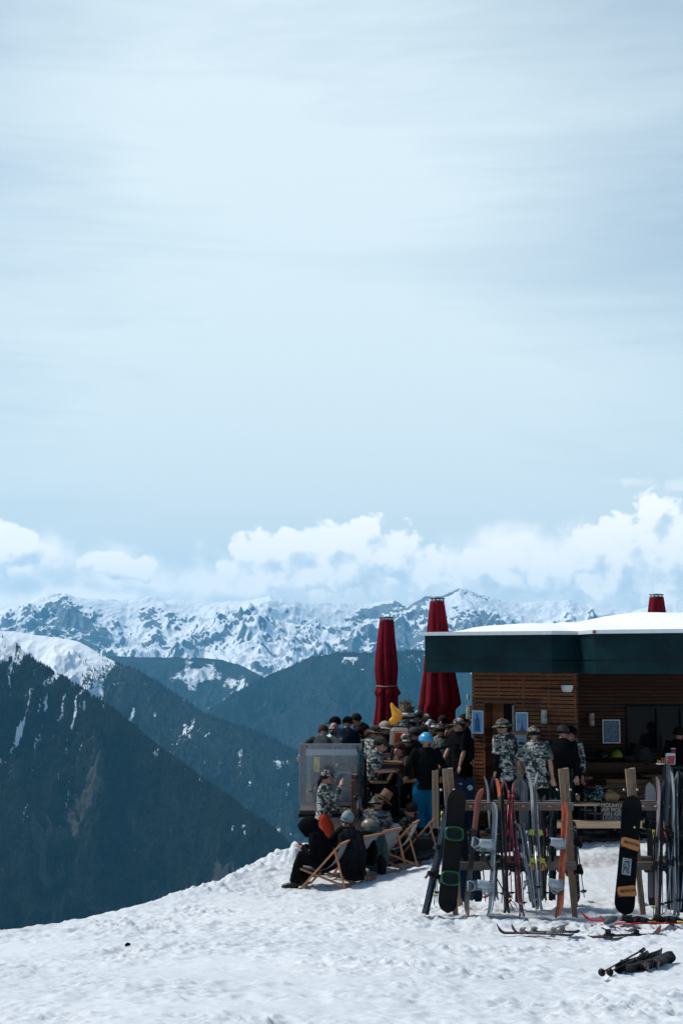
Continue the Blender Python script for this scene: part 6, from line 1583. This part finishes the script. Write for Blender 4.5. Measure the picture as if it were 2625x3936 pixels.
# yellow inflatable and orange backpack
T = thing('inflatable', 'bright yellow pointed inflatable toy above the crowd', 'inflatable', at(1512, 2782, 26.7)); yk = 26.7 / FPX
mb = MB(); mb.tube([(yk * x, 0, yk * (2782 - y)) for x, y in ((0, 2786), (-4, 2776), (10, 2764), (16, 2752), (10, 2742), (2, 2728), (-5, 2714), (-8, 2704))], [yk * r_ for r_ in (10, 16, 17, 23, 19, 12, 8, 4)], 12, flat=.6, up=(0, 1, 0))
ym = mat('yellow_inflatable_vinyl_base', (1.0, .55, .07), .3, var=.05); yb = ym.node_tree.nodes['Principled BSDF']; yn = NT(ym.node_tree); ytr = yn.new('ShaderNodeBsdfTranslucent'); ytr.inputs[0].default_value = (1.0, .68, .22, 1); ymx = yn.new('ShaderNodeMixShader'); ymx.inputs[0].default_value = .55; yn.l.new(yb.outputs[0], ymx.inputs[1]); yn.l.new(ytr.outputs[0], ymx.inputs[2]); yn.l.new(ymx.outputs[0], [x for x in yn.n if x.type == 'OUTPUT_MATERIAL'][0].inputs['Surface'])
mb.build('bladder', ym, T, remesh=.010, relax=2); MB().tube([(yk * -4, -.01, yk * 66), (yk * 12, -.05, yk * 44), (yk * 25, -.04, yk * 26)], .006, 5).build('seam', mat('orange_seam', (.5, .12, .02), .5), T)
T = thing('backpack', 'orange backpack with grey rim carried in the crowd', 'backpack', at(1538, 2838, 26.15)); k_ = 26.15 / FPX
MB().box((0, 0, 0), (78 * k_, .20, 78 * k_), Matrix.Rotation(.05, 3, 'Y'), bev=.06).build('bag_body', mat('grey_pack_fabric', (.20, .18, .165), .8), T, noise=.008)
MB().box((.01, -.08, -.02), (58 * k_, .08, 62 * k_), Matrix.Rotation(.05, 3, 'Y'), bev=.03).build('front_panel', mat('orange_pack_fabric', (.42, .085, .02), .75, var=.12, bump=.3), T)
T = thing('backpack', 'black backpack with pale seams behind the black t-shirt at the bar corner', 'backpack', at(1800, 2880, 25.6)); MB().box((0, 0, 0), (.20, .28, .46), bev=.07).build('bag_body', BLK2, T, noise=.01); MB().box((-.02, -.13, -.05), (.15, .06, .24), bev=.02).build('pocket', BLK2, T)
# tall skis standing at the railing
pair('pair of blue black skis standing upright by the railing post, with white tail marks', at(1380, 3160, 24.55), at(1378, 2868, 24.7), at(1386, 2866, 24.75), (-1, -.25, 0), zonemat('blue_white_zone_skis', [(0, (.005, .008, .01)), (.22, (.22, .26, .30)), (.42, (.003, .012, .02)), (.95, (.004, .06, .10)), (1.15, (.004, .008, .014))]), w=.08, group='skis at the terrace stairs', tipup=.03)
pair('black pair of skis leaning beside the blue ones at the stairs', at(1402, 3170, 24.6), at(1393, 2900, 24.8), at(1404, 2895, 24.85), (-1, -.6, 0), BLKSK, group='skis at the terrace stairs')
T = thing('wooden_post', 'pale double timber post beside the blue ski trousers', 'post', at(1725, 3200, 24.2))   # upright boards behind the rack
T.location = at(1668, 3190, 24.3)
MB().box((0, 0, .5), (.05, .05, .95), bev=.005).build('board', WDR, T)
MB().box((.055, 0, .5), (.05, .045, .97), bev=.005).build('board', WDR, T)
# counter
CW = wood('whitewashed_planks', (.40, .30, .24), 1, 0, dark=.75)
c0 = at(1966, 2892, 24.75); c1 = at(2140, 2892, 24.75); zc = c0.z - .06
T = thing('bar_counter', 'whitewashed plank bar counter behind the camouflage men', 'bar counter', ((c0.x + c1.x) / 2, 24.95, .44))
mb = MB(); z = .46; 
while z < zc - .06: mb.box(((c0.x + c1.x) / 2, 24.86, z + .065), (c1.x - c0.x - .04, .022, .126)); z += .131
mb.build('front_planks', CW, T, world=True); mb = MB(); mb.box(((c0.x + c1.x) / 2, 25.02, (zc + .4) / 2), (c1.x - c0.x - .06, .28, zc - .46)); mb.build('carcass', mat('dark_wall_backing', (0, 0, 0)), T, world=True)
mb = MB(); mb.box(((c0.x + c1.x) / 2 + .03, 24.98, zc), (c1.x - c0.x + .1, .42, .045), bev=.006); mb.build('counter_top', STW, T, world=True)
T = thing('menu_stand', 'pale menu box with turquoise poster and wooden top on the bar counter', 'menu stand', (at(1995, 2890, 24.8).x, 24.8, zc + .024)); k_ = 24.8 / FPX; hM = 74 * k_
MB().box((0, 0, hM / 2), (58 * k_, .10, hM), bev=.004).build('box_body', mat('pale_grey_board', (.30, .33, .34), .6), T); MB().box((0, 0, hM + .025), (60 * k_, .12, .055), bev=.004).build('top_rail', wood('orange_brown_wood', (.30, .13, .06), 1, 0), T)
MB().box((.0, -.053, hM * .48), (34 * k_, .006, 46 * k_)).build('poster_print', mat('turquoise_print', (.05, .36, .46), .5, var=.1), T)
mb = MB(); mb.prism([(-.03, -.06), (.03, -.06), (.045, .0), (.045, .065), (-.045, .065), (-.045, 0)], .003, c=(0, -.0575, hM * .50)); mb.build('print_shield', mat('pale_shield', (.35, .50, .55), .5), T)
mb = MB(); mb.prism([(-.018, -.01), (.0, -.03), (.02, -.008), (.022, .02), (.008, .045), (-.006, .03), (-.022, .025)], .003, c=(0, -.061, hM * .53)); mb.build('print_figure', mat('dark_figure', (.03, .03, .03), .5), T)
T = thing('snowboard', 'pale grey snowboard leaning at the bar between the camouflage cap and the black jacket', 'snowboard', M=frame((.03, .1, 1), (0, -1, 0), at(2126, 3098, 24.35)))
rows = [[(-w_ / 2, y_, z_), (-w_ / 2, y_ + .01, z_), (w_ / 2, y_ + .01, z_), (w_ / 2, y_, z_)] for z_, w_, y_ in board_outline(1.0, .20)]
MB().strip(rows, False).build('deck', mat('pale_grey_board_face', (.20, .20, .19), .5, var=.2, scale=4), T); MB().box((-.05, .013, .62), (.025, .004, .5)).build('stripe', mat('light_blue_stripe', (.10, .42, .52), .5), T)
T = thing('snowboard', 'red and green edged board standing behind the right rack leg', 'snowboard', M=frame((0, .08, 1), (-.5, -1, 0), at(2153, 3070, 24.3)))
rows = [[(-w_ / 2, y_, z_), (-w_ / 2, y_ + .01, z_), (w_ / 2, y_ + .01, z_), (w_ / 2, y_, z_)] for z_, w_, y_ in board_outline(.62, .22)]
MB().strip(rows, False).build('deck', mat('glossy_red', (.42, .01, .008), .3), T); MB().strip([[(p[0] * 1.1, p[1] - .012, p[2]) for p in r_] for r_ in rows], False).build('base_and_edge', mat('dark_green_edge', (.01, .07, .03), .4), T)
# long table and bench
PN = WDP
tl = at(2205, 3089, 24.15); T = thing('long_table', 'long pale wooden table with cups and bags in front of the bar', 'table', (tl.x + 1.6, 24.35, .44))
mb = MB(); 
for i in range(3): mb.box((tl.x + 1.6, 24.15 + i * .165, tl.z - .02), (3.3, .155, .036), bev=.003)
mb.build('table_top', PN, T, world=True)
for x in (.06, .55, 1.5, 3.0): m = MB(); m.bar((tl.x + x, 24.12, .42), (tl.x + x + .05, 24.2, tl.z - .04), .03, .03); m.bar((tl.x + x + .12, 24.5, .42), (tl.x + x + .08, 24.42, tl.z - .04), .03, .03); m.bar((tl.x + x, 24.12, .75), (tl.x + x + .1, 24.5, .75), .02, .02); m.build('leg', METB, T, world=True)
b0 = at(2112, 3172, 23.75); T = thing('bench', 'long pale timber bench standing along the snow', 'bench', (b0.x + 1.7, 23.8, gz(b0.x + 1.7, 23.8)))
mb = MB(); mb.box((b0.x + 1.75, 23.84, b0.z), (3.5, .26, .105), bev=.008); mb.build('seat', PN, T, world=True)
for x in (.35, 1.7, 3.1): MB().box((b0.x + x, 23.9, b0.z - .22), (.10, .22, .34)).build('leg', DK, T, world=True)
# text blanket
c = (at(2353, 3123, 23.98)); k_ = 23.98 / FPX; T = thing('lettered_cushion', 'brown back cushion lettered MOUNTAIN AIR between table and bench', 'cushion', c)
MB().box((0, .03, 0), (84 * k_, .06, 66 * k_), bev=.012).build('cover', mat('brown_print_cloth', (.085, .045, .032), .85, var=.15), T)
LT = mat('cream_letters', (.42, .38, .33), .8)
for i, (tx, dx) in enumerate((('MOUNTA', 0), ('AIR MOU', 0), ('AIN AIR', 0), ('UNTAIN', 0))):
    text_mesh(tx, .088, LT, T, Matrix.Translation((dx, -.003, (24.5 - i * 16.5) * k_)) @ Matrix.Rotation(R(2.0), 4, 'Y') @ Matrix.Rotation(math.pi / 2, 4, 'X'), th=.002, spacing=.96)
# cups
def cup(label, px, py, Y, m_, h=.13, r=.038, fill=.6):
    c = at(px, py, Y); T = thing('beer_cup', label, 'cup', c, 0, 'plastic cups on the long table')
    MB().lathe([(r * .78, 0), (r, h), (r * .97, h), (r * .75, .004)], n=18).build('cup', glassy('cup_plastic', (.6, .6, .58), .1, .12), T)
    if m_: MB().lathe([(r * .73, .004), (r * .9, h * fill), (0.001, h * fill)], n=18).build('beer', m_, T); MB().lathe([(r * .90, h * fill), (r * .93, h * fill + .012), (0.001, h * fill + .012)], n=18).build('foam', mat('beer_foam', (.55, .50, .42), .9), T)
BEER = mat('amber_beer', (.80, .30, .02), .25, var=.08); BEERD = mat('dark_beer', (.12, .035, .01), .25)
cup('plastic cup two thirds full of orange beer at the left end of the long table', 2220, 3086, 24.2, BEER, .15, .043); cup('empty plastic cup left of the camouflage bag', 2251, 3075, 24.35, None, .12, .040); cup('cup of dark beer near the right end of the long table', 2482, 3078, 24.3, BEERD, .13, .035, .7)
T = lump('camouflage_bag', 'turquoise grey camouflage bag slumped on the long table', 'bag', [at(2262, 3070, 24.3), at(2295, 3060, 24.35), at(2330, 3062, 24.35)], [.05, .11, .09], camo('turquoise_camo_cloth', [(.22, .32, .32), (.05, .09, .09), (.012, .016, .018), (.01, .012, .012)], 18), extra=[([at(2290, 3035, 24.35), at(2320, 3032, 24.35)], [.06, .05])])
lump('paper_bag', 'crumpled tan bag beside the camouflage bag on the long table', 'bag', [at(2325, 3068, 24.25), at(2352, 3062, 24.25), at(2378, 3066, 24.3)], [.06, .10, .05], mat('tan_paper', (.27, .16, .085), .85, var=.2, scale=6, bump=.5), extra=[([at(2340, 3060, 24.25), at(2346, 3036, 24.3)], [.07, .03])], noise=.02)
# wooden chairs / crates behind the table
def chair(label, px, py, Y, floor, wd=.42, col=None, back=.42, m=None, rz=0, hs=None):
    c = at(px, py, Y); h = c.z - floor; T = thing('wooden_chair', label, 'chair', (c.x, c.y, floor), R(rz), 'chairs behind the long table'); m = m or wood('chair_wood', (.20, .10, .05), 1, 0)
    sh_ = hs or h - back
    MB().box((0, 0, sh_ - .015), (wd, .40, .03), bev=.004).build('seat', m, T)
    for sx in (-1, 1):
        for sy in (-1, 1): MB().bar((sx * (wd / 2 - .02), sy * .18, 0), (sx * (wd / 2 - .04), sy * .17, sh_ - .03), .028, .028).build('leg', METB, T)
    mb = MB()
    for i in range(4): mb.box((0, .19, sh_ + .08 + (h - sh_ - .08) * (i + .5) / 4), (wd, .018, (h - sh_ - .08) / 4 - .012), bev=.003)
    mb.build('backrest', m, T)
    for sx in (-1, 1): MB().bar((sx * (wd / 2 - .03), .205, sh_), (sx * (wd / 2 - .03), .205, h), .03, .02).build('back_post', METB, T)
chair('wooden backed chair left of the rack post of the right rack', 2378, 2998, 24.95, .44, .36)
chair('broad plank backed chair at the right edge behind the table', 2585, 2990, 24.9, .44, .62)
chair('plank chair between the right rack post and the pale snowboard tip', 2492, 3000, 25.1, .44, .40)
stool('dark seated stool behind the camouflage bag', 2285, 3022, 24.9, .44, .22); stool('stool with brown round seat by the black jacket', 2245, 2986, 24.9, .44, .15)
stool('stool behind the paper bag with dark rim', 2350, 3010, 25.6, .44, .18); stool('stool in front of the ledge beside the right rack post', 2500, 2978, 25.8, .44, .20)
# things on the ledge
LZ = zl + .0
helmet('black helmet with white sides on the window ledge', (at(2315, 2905, 26.6).x, 26.6, LZ + .10), pattern('black_white_helmet', (.010, .011, .012), (.4, .42, .42), 7, .62, .3), .125)
helmet('yellow green helmet on the window ledge under the menu board', (at(2369, 2905, 26.6).x, 26.6, LZ + .10), mat('lime_helmet', (.30, .30, .02), .3), .125)
lump('backpack', 'grey backpack slumped against the dark window on the ledge', 'backpack', [at(2440, 2880, 26.7), at(2468, 2900, 26.6), at(2500, 2930, 26.5)], [.10, .17, .10], cloth('dark_grey_pack', (.05, .05, .052)), extra=[([at(2405, 2915, 26.7), at(2440, 2918, 26.6)], [.07, .08])])
lump('backpack', 'black bag on the ledge left of the grey backpack', 'backpack', [at(2408, 2912, 26.7), at(2430, 2905, 26.7)], [.09, .12], BLK)
put('person in red jacket and white and red hat seen inside the dark window', 2562, 2735, 27.9, 30, 'stand', 0, top=cloth('dark_red_cloth', (.10, .012, .010)), head='beanie', headmat=cloth('pink_white_knit', (.30, .18, .18)), group='people inside the bar', lowdetail=True, voxel=.014)
put('dark figure standing before the window at the right edge', 2608, 2792, 26.0, 150, 'stand', 6, top=BLK, hair=HAIRD, group=GM, lowdetail=True, voxel=.013)
# black side table with fast food
c = at(2578, 2944, 23.6); T = thing('high_table', 'black high side table with cup and snack carton at the right edge', 'table', (c.x + .1, 23.6, .44)); MB().box((.05, 0, c.z - .44 - .02), (.62, .36, .035), bev=.005).build('table_top', METB, T)
for sx in (-.2, .3): MB().bar((sx, 0, 0), (sx, 0, c.z - .48), .05, .05).build('leg', METB, T)
k_ = 23.55 / FPX
T = thing('snack_carton', 'red and white fries carton on the black side table', 'carton', at(2577, 2940, 23.5)); mb = MB(); mb.prism([(-16 * k_, 0), (16 * k_, 0), (18 * k_, 40 * k_), (10 * k_, 43 * k_), (-10 * k_, 43 * k_), (-18 * k_, 40 * k_)], .06); mb.build('carton_body', mat('carton_white', (.50, .48, .50), .6), T)
mb = MB(); mb.prism([(-14 * k_, 2 * k_), (13 * k_, 2 * k_), (15 * k_, 33 * k_), (-15 * k_, 33 * k_)], .003, c=(0, -.032, 0)); mb.build('red_print', pattern('red_carton_print', (.30, .01, .03), (.5, .4, .42), 30, .62), T)
T = thing('paper_cup', 'dark red paper cup with white swirl behind the snack carton', 'cup', at(2588, 2918, 23.62)); MB().lathe([(6 * k_, 0), (8.5 * k_, 38 * k_), (7 * k_, 38 * k_)], n=18).build('cup_body', mat('cup_red', (.28, .01, .02), .45, var=.1), T); MB().lathe([(9.5 * k_, 38 * k_), (9.5 * k_, 40 * k_), (0.001, 41 * k_)], n=18).build('lid', WHITE, T)
T = thing('napkin', 'crumpled napkin with orange crisps on the black side table', 'food', at(2543, 2932, 23.5)); mb = MB(); rr = random.Random(4)
for q in range(9): mb.box((rr.uniform(-.06, .06), rr.uniform(-.05, .05), rr.uniform(.0, .06)), (.05, .012, .03), Euler((rr.uniform(0, 3), rr.uniform(0, 3), rr.uniform(0, 3))).to_matrix(), bev=.004)
mb.build('crisps', mat('orange_crisps', (.42, .17, .03), .7), T); mb = MB(); mb.box((0, 0, -.02), (.16, .12, .015), bev=.004); mb.build('paper', WHITE, T, noise=.01)
# table legs, tubs under the counter and boots at the racks
S.view_settings.exposure = S.view_settings.exposure
